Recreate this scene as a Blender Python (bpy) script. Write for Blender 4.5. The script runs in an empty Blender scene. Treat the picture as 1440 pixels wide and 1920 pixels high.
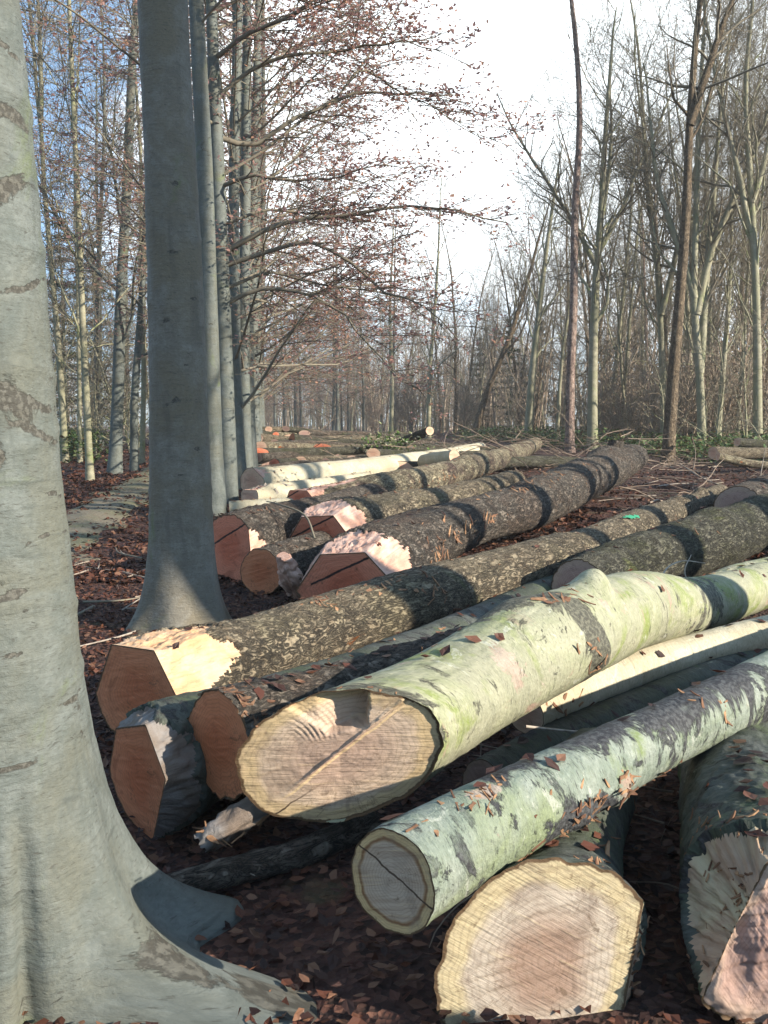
import bpy, math, random
import numpy as np
from math import radians, sin, cos, pi

# ------------------------------------------------------------------ camera, sky, sun
S = bpy.context.scene
COL = S.collection
F_PX, HOR, CAM_H = 1700.0, 797.0, 1.5
PITCH = math.atan((960 - HOR) / F_PX)
cam = bpy.data.cameras.new("camera"); cam_o = bpy.data.objects.new("camera", cam); COL.objects.link(cam_o)
cam_o.location = (0, 0, CAM_H); cam_o.rotation_euler = (pi / 2 - PITCH, 0, 0)
cam.sensor_fit = 'VERTICAL'; cam.sensor_height = 36; cam.lens = 36 * F_PX / 1920
cam.clip_start = 0.05; cam.clip_end = 2000
S.camera = cam_o

SUN_H = (0.905, -0.425); SUN_EL = radians(23)
world = bpy.data.worlds.new("World"); S.world = world; world.use_nodes = True
nt = world.node_tree; nt.nodes.clear()
def N(t, kind, **kw):
    n = t.nodes.new(kind)
    for k, v in kw.items(): setattr(n, k, v)
    return n
sky = N(nt, 'ShaderNodeTexSky', sky_type='NISHITA', sun_disc=False)
sky.sun_elevation = SUN_EL; sky.sun_rotation = math.atan2(SUN_H[0], SUN_H[1])
sky.air_density = 1.0; sky.dust_density = 0.5; sky.ozone_density = 3.0
tc = N(nt, 'ShaderNodeTexCoord')
mp = N(nt, 'ShaderNodeMapping'); mp.inputs['Scale'].default_value = (1, 1, 2.2)
nz = N(nt, 'ShaderNodeTexNoise'); nz.inputs['Scale'].default_value = 2.3; nz.inputs['Detail'].default_value = 7
nz.inputs['Roughness'].default_value = 0.55
nt.links.new(tc.outputs['Generated'], mp.inputs['Vector']); nt.links.new(mp.outputs[0], nz.inputs['Vector'])
# one big bright cloud bank over the clearing
dt = N(nt, 'ShaderNodeVectorMath', operation='DOT_PRODUCT')
nrm = N(nt, 'ShaderNodeVectorMath', operation='NORMALIZE')
nt.links.new(tc.outputs['Generated'], nrm.inputs[0]); nt.links.new(nrm.outputs[0], dt.inputs[0])
cd = np.array((0.10, 1.0, 0.36)); cd /= np.linalg.norm(cd); dt.inputs[1].default_value = tuple(cd)
mr = N(nt, 'ShaderNodeMapRange'); mr.inputs['From Min'].default_value = 0.895; mr.inputs['From Max'].default_value = 0.985
mr.inputs['To Min'].default_value = 0.0; mr.inputs['To Max'].default_value = 0.36
nt.links.new(dt.outputs['Value'], mr.inputs['Value'])
ad = N(nt, 'ShaderNodeMath', operation='ADD'); nt.links.new(nz.outputs['Fac'], ad.inputs[0]); nt.links.new(mr.outputs[0], ad.inputs[1])
cr = N(nt, 'ShaderNodeMapRange'); cr.interpolation_type = 'SMOOTHSTEP'
cr.inputs['From Min'].default_value = 0.60; cr.inputs['From Max'].default_value = 0.80
nt.links.new(ad.outputs[0], cr.inputs['Value'])
mx = N(nt, 'ShaderNodeMix', data_type='RGBA'); mx.inputs['B'].default_value = (17, 18.4, 19.2, 1)
tint = N(nt, 'ShaderNodeMix', data_type='RGBA', blend_type='MULTIPLY'); tint.inputs['Factor'].default_value = 1
tint.inputs['B'].default_value = (1.0, 1.25, 1.5, 1); nt.links.new(sky.outputs[0], tint.inputs['A'])
nt.links.new(cr.outputs[0], mx.inputs['Factor']); veil = N(nt, 'ShaderNodeMix', data_type='RGBA'); veil.inputs["Factor"].default_value = 0.36; veil.inputs['B'].default_value = (5.6, 8.6, 11.4, 1)   # thin high cirrus
nt.links.new(tint.outputs['Result'], veil.inputs['A']); nt.links.new(veil.outputs['Result'], mx.inputs['A'])
bg = N(nt, 'ShaderNodeBackground'); bg.inputs['Strength'].default_value = 0.064
wo = N(nt, 'ShaderNodeOutputWorld')
nt.links.new(mx.outputs['Result'], bg.inputs['Color']); nt.links.new(bg.outputs[0], wo.inputs[0])

sun = bpy.data.lights.new("sun", 'SUN'); sun.energy = 5.0; sun.angle = radians(0.5); sun.color = (1.0, 0.92, 0.79)
sun_o = bpy.data.objects.new("sun", sun); COL.objects.link(sun_o)
to_sun = np.array((SUN_H[0] * cos(SUN_EL), SUN_H[1] * cos(SUN_EL), sin(SUN_EL)))
from mathutils import Vector
sun_o.rotation_euler = Vector(-to_sun).to_track_quat('-Z', 'Y').to_euler()
sun_o.location = (20, -10, 20)

S.view_settings.view_transform = 'Standard'; S.view_settings.look = 'None'
S.view_settings.exposure = 1.12; S.view_settings.gamma = 1
S.cycles.max_bounces = 6; S.cycles.diffuse_bounces = 2; S.cycles.transparent_max_bounces = 6
S.cycles.caustics_reflective = False; S.cycles.caustics_refractive = False

# ------------------------------------------------------------------ maths helpers
def zg(x, y):
    """height of the forest floor"""
    y = np.asarray(y, float); x = np.asarray(x, float)
    base = np.where(y > 5, 0.8 * (1 - np.exp(-(y - 5) / 22.0)), 0.0)
    return base + 0.02 * np.sin(x * 1.3 + 0.7) * np.sin(y * 1.1) + 0.012 * np.sin(x * 3.1 + y * 2.3)
def ray(px, py):
    v = (960 - py) / F_PX
    return (px - 720) / F_PX, cos(PITCH) + v * sin(PITCH), -sin(PITCH) + v * cos(PITCH)
def atY(px, py, Y):
    X, f, u = ray(px, py)
    return np.array((X / f * Y, Y, CAM_H + u / f * Y))
def at(px, py, h=0.0):
    """the point h above the forest floor that is seen at that pixel"""
    lo, hi = 0.3, 300.0
    for _ in range(60):
        m = 0.5 * (lo + hi); p = atY(px, py, m)
        if p[2] - float(zg(p[0], m)) - h > 0: lo = m
        else: hi = m
    return atY(px, py, lo)
def hsh(ix, iy, iz, seed):
    n = (ix * 374761393 + iy * 668265263 + iz * 2147483647 + seed * 1274126177) & 0xFFFFFFFF
    n = ((n ^ (n >> 13)) * 1274126177) & 0xFFFFFFFF
    return ((n ^ (n >> 16)) & 0xFFFF) / 32767.5 - 1.0
def vnoise(p, seed=0):
    p = np.asarray(p, float); i = np.floor(p).astype(np.int64); f = p - i; f = f * f * (3 - 2 * f)
    r = 0
    for dx in (0, 1):
        for dy in (0, 1):
            for dz in (0, 1):
                w = (f[..., 0] if dx else 1 - f[..., 0]) * (f[..., 1] if dy else 1 - f[..., 1]) * (f[..., 2] if dz else 1 - f[..., 2])
                r = r + w * hsh(i[..., 0] + dx, i[..., 1] + dy, i[..., 2] + dz, seed)
    return r
def fbm(p, seed=0, o=3):
    r = 0; a = 1.0; p = np.asarray(p, float)
    for k in range(o): r = r + a * vnoise(p, seed + k); p = p * 2.03; a *= 0.5
    return r
def unit(v): return v / (np.linalg.norm(v, axis=-1, keepdims=True) + 1e-12)

# ------------------------------------------------------------------ mesh helpers
def mesh(name, V, F, mat, attrs=None, smooth=True):
    """F: list of index arrays (n,3) / (n,4)"""
    V = np.asarray(V, np.float32).reshape(-1, 3)
    F = [np.asarray(f, np.int32) for f in (F if isinstance(F, list) else [F]) if len(f)]
    me = bpy.data.meshes.new(name)
    me.vertices.add(len(V)); me.vertices.foreach_set('co', V.ravel())
    nl = sum(f.size for f in F); npoly = sum(len(f) for f in F)
    me.loops.add(nl); me.loops.foreach_set('vertex_index', np.concatenate([f.ravel() for f in F]))
    me.polygons.add(npoly)
    st = []; o = 0
    for f in F:
        st.append(o + np.arange(len(f), dtype=np.int32) * f.shape[1]); o += f.size
    me.polygons.foreach_set('loop_start', np.concatenate(st).astype(np.int32))
    me.polygons.foreach_set('use_smooth', np.full(npoly, smooth, dtype=bool))
    for k, a in (attrs or {}).items():
        a = np.asarray(a, np.float32)
        if a.ndim == 1:
            at_ = me.attributes.new(k, 'FLOAT', 'POINT'); at_.data.foreach_set('value', a)
        else:
            at_ = me.attributes.new(k, 'FLOAT_VECTOR', 'POINT'); at_.data.foreach_set('vector', a.ravel())
    me.update(calc_edges=True)
    if mat: me.materials.append(mat)
    return me
def link(name, data, parent=None):
    o = bpy.data.objects.new(name, data); COL.objects.link(o)
    if parent: o.parent = parent
    return o
def tag(o, label=None, cat=None, group=None, kind=None):
    if label: o['label'] = label
    if cat: o['category'] = cat
    if group: o['group'] = group
    if kind: o['kind'] = kind
    return o
def thing(name, label, cat, loc, group=None):
    o = bpy.data.objects.new(name, None); COL.objects.link(o); o.location = tuple(float(c) for c in loc)
    o.empty_display_size = 0.2
    return tag(o, label, cat, group)
def dup(root, loc, rz=0.0, s=1.0, label=None, group=None, name=None):
    r = root.copy(); COL.objects.link(r); r.location = tuple(float(c) for c in loc)
    r.rotation_euler = (0, 0, rz); r.scale = (s, s, s)
    if name: r.name = name
    if label: r['label'] = label
    if group: r['group'] = group
    for ch in list(root.children):
        c = ch.copy(); COL.objects.link(c); c.parent = r
        for g in ch.children:
            d = g.copy(); COL.objects.link(d); d.parent = c
    return r
def grid_faces(n, m, wrap=True, off=0):
    i = np.arange(n - 1)[:, None]; j = np.arange(m if wrap else m - 1)[None, :]
    a = i * m + j; b = i * m + (j + 1) % m
    return (np.stack([a, b, b + m, a + m], -1).reshape(-1, 4) + off).astype(np.int32)

class Tubes:
    """collects tapered tubes (branches) and sweeps them all at once"""
    def __init__(s): s.b = {}
    def add(s, P, R, k):
        s.b.setdefault((len(P), k), []).append((P, R))
    def sweep(s):
        VV, FF, LL, o = [], [], [], 0
        for (n, k), L in s.b.items():
            P = np.array([a for a, _ in L]); R = np.array([b for _, b in L])
            T = unit(np.gradient(P, axis=1))
            m = T.mean(axis=1); ref = np.where(np.abs(unit(m)[:, 2:3]) > 0.8, np.array([[1., 0, 0]]), np.array([[0, 0, 1.]]))
            E1 = unit(np.cross(T, ref[:, None, :])); E2 = np.cross(E1, T)
            th = np.arange(k) * 2 * pi / k
            ring = E1[:, :, None] * np.cos(th)[None, None, :, None] + E2[:, :, None] * np.sin(th)[None, None, :, None]
            V = P[:, :, None] + ring * R[:, :, None, None]
            sl = np.concatenate([np.zeros((len(L), 1)), np.cumsum(np.linalg.norm(np.diff(P, axis=1), axis=2), axis=1)], 1)
            loc = np.stack([np.broadcast_to(np.cos(th) * R[:, :, None], V.shape[:3]), np.broadcast_to(np.sin(th) * R[:, :, None], V.shape[:3]),
                            np.broadcast_to(sl[:, :, None], V.shape[:3])], -1)
            f = grid_faces(n, k)
            F = (f[None] + (np.arange(len(L)) * n * k)[:, None, None]).reshape(-1, 4) + o
            VV.append(V.reshape(-1, 3)); LL.append(loc.reshape(-1, 3)); FF.append(F); o += V.size // 3
        if not VV: return np.zeros((0, 3)), np.zeros((0, 4), int), np.zeros((0, 3))
        return np.concatenate(VV), np.concatenate(FF), np.concatenate(LL)

def leaf_mesh(C, size, rng, flat=0.6, asp=0.55, normals=None):
    """a pointed, slightly folded leaf at every centre: 6 verts, 2 quads"""
    n = len(C)
    if normals is None:
        nrm_ = rng.normal(0, 1, (n, 3)); nrm_[:, 2] = np.abs(nrm_[:, 2]) * (1 + 6 * flat) + flat
    else: nrm_ = normals + rng.normal(0, 1 - flat, (n, 3)) * 0.6
    nrm_ = unit(nrm_); a = unit(np.cross(nrm_, rng.normal(0, 1, (n, 3)))); b = np.cross(nrm_, a)
    L = (size * rng.uniform(0.6, 1.25, n))[:, None] if np.ndim(size) == 0 else (np.asarray(size) * rng.uniform(0.7, 1.2, n))[:, None]
    W = L * asp * rng.uniform(0.8, 1.2, (n, 1)); cu = rng.uniform(-0.1, 0.35, (n, 1)) * L
    cv = cu * .5; k1 = rng.uniform(.8, 1.2, (n, 1)); k2 = rng.uniform(.5, 1.0, (n, 1))
    V = np.stack([C - a * L * .5, C - a * L * .18 - b * W * .5 * k1 + nrm_ * cv, C + a * L * .2 - b * W * .38 * k2 + nrm_ * cv * .8, C + a * L * .52 + nrm_ * cu * .7,
                  C + a * L * .2 + b * W * .38 + nrm_ * cv * .9, C - a * L * .18 + b * W * .5 + nrm_ * cv * k2, C + a * L * .02 - nrm_ * cu * .1], 1)
    o = (np.arange(n) * 7)[:, None]
    F = np.concatenate([o + np.array([[0, 1, 2, 6]]), o + np.array([[0, 6, 4, 5]]), o + np.array([[6, 2, 3, 4]])])
    return V.reshape(-1, 3), F

# ------------------------------------------------------------------ materials
def mat_new(name):
    m = bpy.data.materials.new(name); m.use_nodes = True; t = m.node_tree
    b = t.nodes['Principled BSDF']; b.inputs['Roughness'].default_value = 0.85
    try: b.inputs['Specular IOR Level'].default_value = 0.3
    except KeyError: pass
    return m, t, b
def lk(t, a, b): t.links.new(a, b)
def noise(t, vec, scale, detail=4, rough=0.55, dist=0.0, stretch=None):
    if stretch:
        q = N(t, 'ShaderNodeMapping'); q.inputs['Scale'].default_value = stretch; lk(t, vec, q.inputs['Vector']); vec = q.outputs[0]
    n = N(t, 'ShaderNodeTexNoise'); n.inputs['Scale'].default_value = scale; n.inputs['Detail'].default_value = detail
    n.inputs['Roughness'].default_value = rough; n.inputs['Distortion'].default_value = dist
    lk(t, vec, n.inputs['Vector']); return n.outputs['Fac']
def rng_(t, v, a, b, lo=0.0, hi=1.0, smooth=True):
    m = N(t, 'ShaderNodeMapRange'); m.interpolation_type = 'SMOOTHSTEP' if smooth else 'LINEAR'
    m.inputs['From Min'].default_value = a; m.inputs['From Max'].default_value = b
    m.inputs['To Min'].default_value = lo; m.inputs['To Max'].default_value = hi
    lk(t, v, m.inputs['Value']); return m.outputs[0]
def mix(t, fac, a, b, blend='MIX'):
    m = N(t, 'ShaderNodeMix', data_type='RGBA', blend_type=blend)
    for s, v in (('Factor', fac), ('A', a), ('B', b)):
        if isinstance(v, (int, float)): m.inputs[s].default_value = v
        elif isinstance(v, tuple): m.inputs[s].default_value = v + (1,) if len(v) == 3 else v
        else: lk(t, v, m.inputs[s])
    return m.outputs['Result']
def mth(t, op, a, b=None, c=None):
    m = N(t, 'ShaderNodeMath', operation=op)
    for i, v in enumerate((a, b, c)):
        if v is None: continue
        if isinstance(v, (int, float)): m.inputs[i].default_value = v
        else: lk(t, v, m.inputs[i])
    return m.outputs[0]
def attr(t, name): return N(t, 'ShaderNodeAttribute', attribute_name=name).outputs['Vector']
def bump(t, b, h, strength, dist):
    n = N(t, 'ShaderNodeBump'); n.inputs['Strength'].default_value = strength; n.inputs['Distance'].default_value = dist
    lk(t, h, n.inputs['Height']); lk(t, n.outputs[0], b.inputs['Normal']); return n
def isl(t): return N(t, 'ShaderNodeNewGeometry').outputs['Random Per Island']
def objrnd(t): return N(t, 'ShaderNodeObjectInfo').outputs['Random']

def smooth_bark(name, c1, c2, c3, dark=(0.05, 0.045, 0.035), green=(0.16, 0.2, 0.05), green_t=0.55, dark_t=0.62, white_t=0.66, seed=0.0, lo=1.0, bs=0.5, warm=None):
    m, t, b = mat_new(name)
    A = N(t, 'ShaderNodeVectorMath', operation='ADD'); lk(t, attr(t, 'loc'), A.inputs[0]); A.inputs[1].default_value = (seed, seed * 1.7, seed * .6)
    v = A.outputs[0]
    big = noise(t, v, 2.2 * lo, 5, 0.6, 0.6); mid = noise(t, v, 9 * lo, 6, 0.65, 0.4); fine = noise(t, v, 70 * lo, 4, 0.6)
    ring = noise(t, v, 5 * lo, 5, 0.6, 0.3, (1, 1, 7)); lent = noise(t, v, 30 * lo, 4, 0.6, 0.3, (1, 1, 5))
    col = mix(t, rng_(t, mid, 0.36, 0.64), c1, c2)
    col = mix(t, rng_(t, big, 0.42, 0.62), col, c3)
    stk = noise(t, v, 11 * lo, 5, 0.62, 0.4, (1, 1, 0.12))
    col = mix(t, rng_(t, stk, 0.5, 0.72, 0, 0.5), col, tuple(0.55 * c for c in c1))
    grain = noise(t, v, 34 * lo, 6, 0.7, 0.6, (1, 1, 2.2))
    col = mix(t, rng_(t, grain, 0.5, 0.68, 0, 0.35), col, tuple(0.45 * c for c in c3))
    col = mix(t, rng_(t, grain, 0.30, 0.42, 0.3, 0), col, tuple(min(1, 1.5 * c) for c in c2))
    g = mth(t, 'MULTIPLY', rng_(t, noise(t, v, 1.7 * lo, 6, 0.65, 0.8), green_t, green_t + 0.12), rng_(t, fine, 0.3, 0.6, 0.4, 1))
    col = mix(t, g, col, green)
    w = mth(t, 'MULTIPLY', rng_(t, noise(t, v, 6 * lo, 8, 0.7, 1.2), white_t, white_t + 0.04), 0.55)
    col = mix(t, w, col, (0.5, 0.5, 0.42))
    if warm:
        col = mix(t, rng_(t, noise(t, v, 3.1 * lo, 6, 0.62, 1.0), warm[1], warm[1] + 0.08), col, warm[0])
    col = mix(t, rng_(t, ring, 0.60, 0.70, 0, 0.45), col, tuple(0.45 * c for c in c1))
    col = mix(t, rng_(t, lent, 0.61, 0.67, 0, 0.65), col, dark)
    at_d = N(t, 'ShaderNodeAttribute', attribute_name='dk').outputs['Fac']; at_s = N(t, 'ShaderNodeAttribute', attribute_name='sc').outputs['Fac']
    sn_ = mth(t, 'ADD', noise(t, v, 8 * lo, 8, 0.7, 1.2), mth(t, 'MULTIPLY', at_s, 0.45))
    scm = mth(t, 'MULTIPLY', rng_(t, sn_, 0.72, 0.77), 0.9)
    col = mix(t, scm, col, mix(t, rng_(t, stk, 0.4, 0.6), (0.42, 0.33, 0.27), (0.30, 0.20, 0.15)))
    dn = mth(t, 'ADD', noise(t, v, 3.4 * lo, 9, 0.72, 1.6, (1, 1, 1.6)), mth(t, 'MULTIPLY', at_d, 0.42))
    dk = mth(t, 'MULTIPLY', rng_(t, dn, dark_t, dark_t + 0.05), rng_(t, mth(t, 'ADD', mid, mth(t, 'MULTIPLY', at_d, 0.2)), 0.3, 0.5, 0.3, 1))
    col = mix(t, dk, col, mix(t, rng_(t, fine, 0.45, 0.6), dark, tuple(2.2 * c + .01 for c in dark)))
    col = mix(t, rng_(t, fine, 0.25, 0.75, 0, 0.35), col, tuple(0.6 * c for c in c1))
    lk(t, col, b.inputs['Base Color']); b.inputs['Roughness'].default_value = 0.68
    h = mth(t, 'ADD', mth(t, 'ADD', mth(t, 'ADD', mth(t, 'MULTIPLY', mid, 0.7), mth(t, 'MULTIPLY', grain, 0.4)), mth(t, 'MULTIPLY', ring, 0.5)), mth(t, 'SUBTRACT', mth(t, 'MULTIPLY', fine, 0.25), mth(t, 'MULTIPLY', dk, 0.35)))
    bump(t, b, h, bs, 0.02); return m

def rough_bark(name, c1, c2, c3, seed=0.0, lo=1.0, bs=1.0, moss=None, torn=(0.42, 0.16, 0.055), torn_t=0.70):
    m, t, b = mat_new(name)
    A = N(t, 'ShaderNodeVectorMath', operation='ADD'); lk(t, attr(t, 'loc'), A.inputs[0]); A.inputs[1].default_value = (seed, seed * 1.7, seed * .6)
    v = A.outputs[0]
    vo = N(t, 'ShaderNodeTexVoronoi', feature='F1'); vo.inputs['Scale'].default_value = 22 * lo
    q = N(t, 'ShaderNodeMapping'); q.inputs['Scale'].default_value = (1.0, 1.0, 0.45)
    dis = N(t, 'ShaderNodeTexNoise'); dis.inputs['Scale'].default_value = 12 * lo; dis.inputs['Detail'].default_value = 3; lk(t, v, dis.inputs['Vector'])
    va = N(t, 'ShaderNodeVectorMath', operation='MULTIPLY_ADD'); lk(t, dis.outputs['Color'], va.inputs[0]); va.inputs[1].default_value = (.12, .12, .2); lk(t, v, va.inputs[2])
    lk(t, va.outputs[0], q.inputs['Vector']); lk(t, q.outputs[0], vo.inputs['Vector'])
    d = vo.outputs['Distance']
    sep = N(t, 'ShaderNodeSeparateColor'); lk(t, vo.outputs['Color'], sep.inputs[0])
    big = noise(t, v, 2.6 * lo, 5, 0.6, 0.6); mid = noise(t, v, 14 * lo, 6, 0.65, 0.5); fine = noise(t, v, 60 * lo, 5, 0.65)
    fib = noise(t, v, 18 * lo, 5, 0.6, 0.3, (1, 1, 0.18))
    col = mix(t, rng_(t, mid, 0.35, 0.65), c1, c2)
    col = mix(t, rng_(t, big, 0.45, 0.65), col, c3)
    crk = noise(t, v, 20 * lo, 8, 0.68, 1.0, (1.5, 1.5, 0.5)); cr2 = mth(t, 'ABSOLUTE', mth(t, 'SUBTRACT', crk, 0.5))
    flk = mth(t, 'MULTIPLY', rng_(t, noise(t, v, 26 * lo, 6, 0.7, 1.5), 0.63, 0.67), rng_(t, noise(t, v, 3.0 * lo, 4), 0.5, 0.65))
    col = mix(t, mth(t, 'MULTIPLY', flk, 0.75), col, tuple(min(1, 1.75 * c + 0.02) for c in c2))
    col = mix(t, rng_(t, cr2, 0.0, 0.045, 0.85, 0), col, (0.02, 0.017, 0.014))
    col = mix(t, rng_(t, d, 0.55, 0.85, 0, 0.5), col, (0.018, 0.015, 0.013))
    if moss: col = mix(t, rng_(t, noise(t, v, 2.2 * lo, 6, 0.65, 0.6), moss[1], moss[1] + 0.12), col, moss[0])
    tm = rng_(t, noise(t, v, 3.2 * lo, 8, 0.66, 1.4), torn_t, torn_t + 0.02)
    col = mix(t, tm, col, mix(t, fib, (torn[0] * .5, torn[1] * .45, torn[2] * .4), torn))
    lk(t, col, b.inputs['Base Color']); b.inputs['Roughness'].default_value = 0.92
    h = mth(t, 'ADD', mth(t, 'SUBTRACT', mth(t, 'ADD', mth(t, 'MULTIPLY', mid, 0.8), mth(t, 'MULTIPLY', fine, 0.3)), mth(t, 'MULTIPLY', d, 0.3)), mth(t, 'ADD', mth(t, 'MULTIPLY', flk, 0.35), rng_(t, cr2, 0.0, 0.08, -0.5, 0)))
    h = mth(t, 'SUBTRACT', h, mth(t, 'MULTIPLY', tm, 0.5))
    bump(t, b, mth(t, 'ADD', h, mth(t, 'MULTIPLY', fib, 0.6)), bs, 0.035); return m

def cut_wood(name, heart, mid_c, sap, rim=(0.10, 0.06, 0.03), seed=0.0, saw_ang=0.2, stain=None, cracks=(), bs=0.5, edge=0.93, heart_r=(0.25, 0.75)):
    """attribute loc = (u, v, q): metres across the face, and 0 at the pith to 1 at the bark"""
    m, t, b = mat_new(name); v = attr(t, 'loc')
    sx = N(t, 'ShaderNodeSeparateXYZ'); lk(t, v, sx.inputs[0])
    cb = N(t, 'ShaderNodeCombineXYZ'); lk(t, sx.outputs[0], cb.inputs[0]); lk(t, sx.outputs[1], cb.inputs[1]); cb.inputs[2].default_value = seed
    p = cb.outputs[0]
    q = mth(t, 'ADD', sx.outputs[2], mth(t, 'MULTIPLY', mth(t, 'SUBTRACT', noise(t, p, 9, 4), 0.5), 0.22))
    col = mix(t, rng_(t, q, *heart_r), heart, mid_c)
    col = mix(t, rng_(t, q, edge - 0.2, edge - 0.07), col, sap)
    if stain: col = mix(t, mth(t, 'MULTIPLY', rng_(t, q, stain[1] - .07, stain[1]), rng_(t, q, stain[1], stain[1] + .07, 1, 0)), col, stain[0])
    ringv = mth(t, 'SINE', mth(t, 'MULTIPLY', q, 95.0))
    col = mix(t, mth(t, 'MULTIPLY', rng_(t, ringv, 0.2, 1), 0.2), col, rim)
    rot = N(t, 'ShaderNodeMapping'); rot.inputs['Rotation'].default_value = (0, 0, saw_ang); lk(t, p, rot.inputs['Vector'])
    saw = noise(t, rot.outputs[0], 30, 5, 0.6, 0.4, (0.18, 2.6, 1)); patch = noise(t, p, 7, 6, 0.62, 0.8); spk = noise(t, p, 55, 6, 0.7)
    col = mix(t, rng_(t, saw, 0.5, 0.8, 0, 0.32), col, tuple(0.55 * c for c in mid_c))
    col = mix(t, rng_(t, patch, 0.5, 0.72, 0, 0.55), col, tuple(0.55 * c for c in heart))
    col = mix(t, rng_(t, saw, 0.3, 0.42, 0.25, 0), col, tuple(min(1, 1.5 * c) for c in sap))
    col = mix(t, rng_(t, spk, 0.66, 0.73, 0, 0.7), col, (0.05, 0.03, 0.02))
    ang_ = mth(t, 'ARCTAN2', sx.outputs[0], sx.outputs[1])
    c3 = N(t, 'ShaderNodeCombineXYZ'); lk(t, mth(t, 'MULTIPLY', ang_, 7.0), c3.inputs[0]); lk(t, mth(t, 'MULTIPLY', sx.outputs[2], 1.6), c3.inputs[1]); c3.inputs[2].default_value = seed * 3.1
    rad = noise(t, c3.outputs[0], 1.0, 6, 0.6, 0.3)
    rl = mth(t, 'MULTIPLY', rng_(t, mth(t, 'ABSOLUTE', mth(t, 'SUBTRACT', rad, 0.5)), 0.0, 0.018, 1, 0), rng_(t, noise(t, p, 5, 3), 0.5, 0.62))
    col = mix(t, mth(t, 'MULTIPLY', rl, 0.6), col, rim)
    col = mix(t, rng_(t, rad, 0.55, 0.75, 0, 0.3), col, tuple(0.55 * c for c in mid_c))
    blo = noise(t, p, 4.5, 7, 0.62, 1.4); col = mix(t, rng_(t, blo, 0.55, 0.66, 0, 0.45), col, tuple(0.45 * c for c in heart))
    grime = noise(t, p, 16, 8, 0.72, 1.0); col = mix(t, rng_(t, grime, 0.60, 0.66, 0, 0.55), col, rim)
    for (ang, off, w, cc, k) in cracks:
        r2 = N(t, 'ShaderNodeMapping'); r2.inputs['Rotation'].default_value = (0, 0, -ang); lk(t, p, r2.inputs['Vector'])
        s2 = N(t, 'ShaderNodeSeparateXYZ'); lk(t, r2.outputs[0], s2.inputs[0])
        dd = mth(t, 'ABSOLUTE', mth(t, 'ADD', mth(t, 'SUBTRACT', s2.outputs[1], off), mth(t, 'MULTIPLY', mth(t, 'SUBTRACT', noise(t, p, 14, 3), 0.5), 0.02)))
        f = mth(t, 'MULTIPLY', rng_(t, dd, w * .4, w, 1, 0), rng_(t, s2.outputs[0], k[0], k[1]))
        col = mix(t, f, col, cc)
    eg = mth(t, 'ADD', sx.outputs[2], mth(t, 'MULTIPLY', mth(t, 'SUBTRACT', spk, 0.5), 0.07))
    col = mix(t, rng_(t, eg, 0.955, 0.975), col, rim)
    lk(t, col, b.inputs['Base Color']); b.inputs['Roughness'].default_value = 0.8
    bump(t, b, mth(t, 'ADD', saw, mth(t, 'MULTIPLY', spk, 0.4)), bs, 0.008); return m

def hewn_wood(name, c1, c2, c3, seed=0.0):
    m, t, b = mat_new(name)
    A = N(t, 'ShaderNodeVectorMath', operation='ADD'); lk(t, attr(t, 'loc'), A.inputs[0]); A.inputs[1].default_value = (seed, seed, seed)
    v = A.outputs[0]
    big = noise(t, v, 5, 5, 0.6, 0.5); fib = noise(t, v, 34, 6, 0.65, 0.3, (1, 1, 0.12)); spk = noise(t, v, 70, 6, 0.7)
    col = mix(t, rng_(t, big, 0.4, 0.6), c1, c2); col = mix(t, rng_(t, fib, 0.45, 0.75, 0, 0.7), col, c3)
    col = mix(t, rng_(t, spk, 0.68, 0.74, 0, 0.5), col, (0.08, 0.05, 0.03))
    lk(t, col, b.inputs['Base Color']); bump(t, b, mth(t, 'ADD', fib, mth(t, 'MULTIPLY', spk, 0.5)), 0.9, 0.015); return m

def simple(name, c1, c2, scale=8, per='none', rough=0.9, trans=0.0, bs=0.0, c3=None):
    m, t, b = mat_new(name); v = N(t, 'ShaderNodeTexCoord').outputs['Object']
    f = {'none': lambda: noise(t, v, scale, 5), 'island': lambda: isl(t), 'object': lambda: objrnd(t)}[per]()
    col = mix(t, rng_(t, f, 0.3, 0.7) if per == 'none' else f, c1, c2)
    if per != 'none': col = mix(t, rng_(t, noise(t, v, scale, 4), 0.35, 0.7, 0, 0.6), col, c3 or tuple(0.5 * c for c in c1))
    lk(t, col, b.inputs['Base Color']); b.inputs['Roughness'].default_value = rough
    if bs: bump(t, b, noise(t, v, scale * 3, 5), bs, 0.02)
    if trans:
        o = t.nodes['Material Output']; tr = N(t, 'ShaderNodeBsdfTranslucent'); lk(t, col, tr.inputs[0])
        ms = N(t, 'ShaderNodeMixShader'); ms.inputs[0].default_value = trans
        lk(t, b.outputs[0], ms.inputs[1]); lk(t, tr.outputs[0], ms.inputs[2]); lk(t, ms.outputs[0], o.inputs[0])
    return m

def leafy(name, cols, trans=0.3):
    m, t, b = mat_new(name); r = N(t, 'ShaderNodeValToRGB'); cr_ = r.color_ramp; cr_.interpolation = 'CONSTANT'
    while len(cr_.elements) < len(cols): cr_.elements.new(0.5)
    for i, c in enumerate(cols): cr_.elements[i].position = i / len(cols); cr_.elements[i].color = c + (1,)
    lk(t, isl(t), r.inputs[0])
    lk(t, r.outputs[0], b.inputs['Base Color']); b.inputs['Roughness'].default_value = 0.6
    o = t.nodes['Material Output']; tr = N(t, 'ShaderNodeBsdfTranslucent'); lk(t, r.outputs[0], tr.inputs[0])
    ms = N(t, 'ShaderNodeMixShader'); ms.inputs[0].default_value = trans
    lk(t, b.outputs[0], ms.inputs[1]); lk(t, tr.outputs[0], ms.inputs[2]); lk(t, ms.outputs[0], o.inputs[0]); return m

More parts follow.
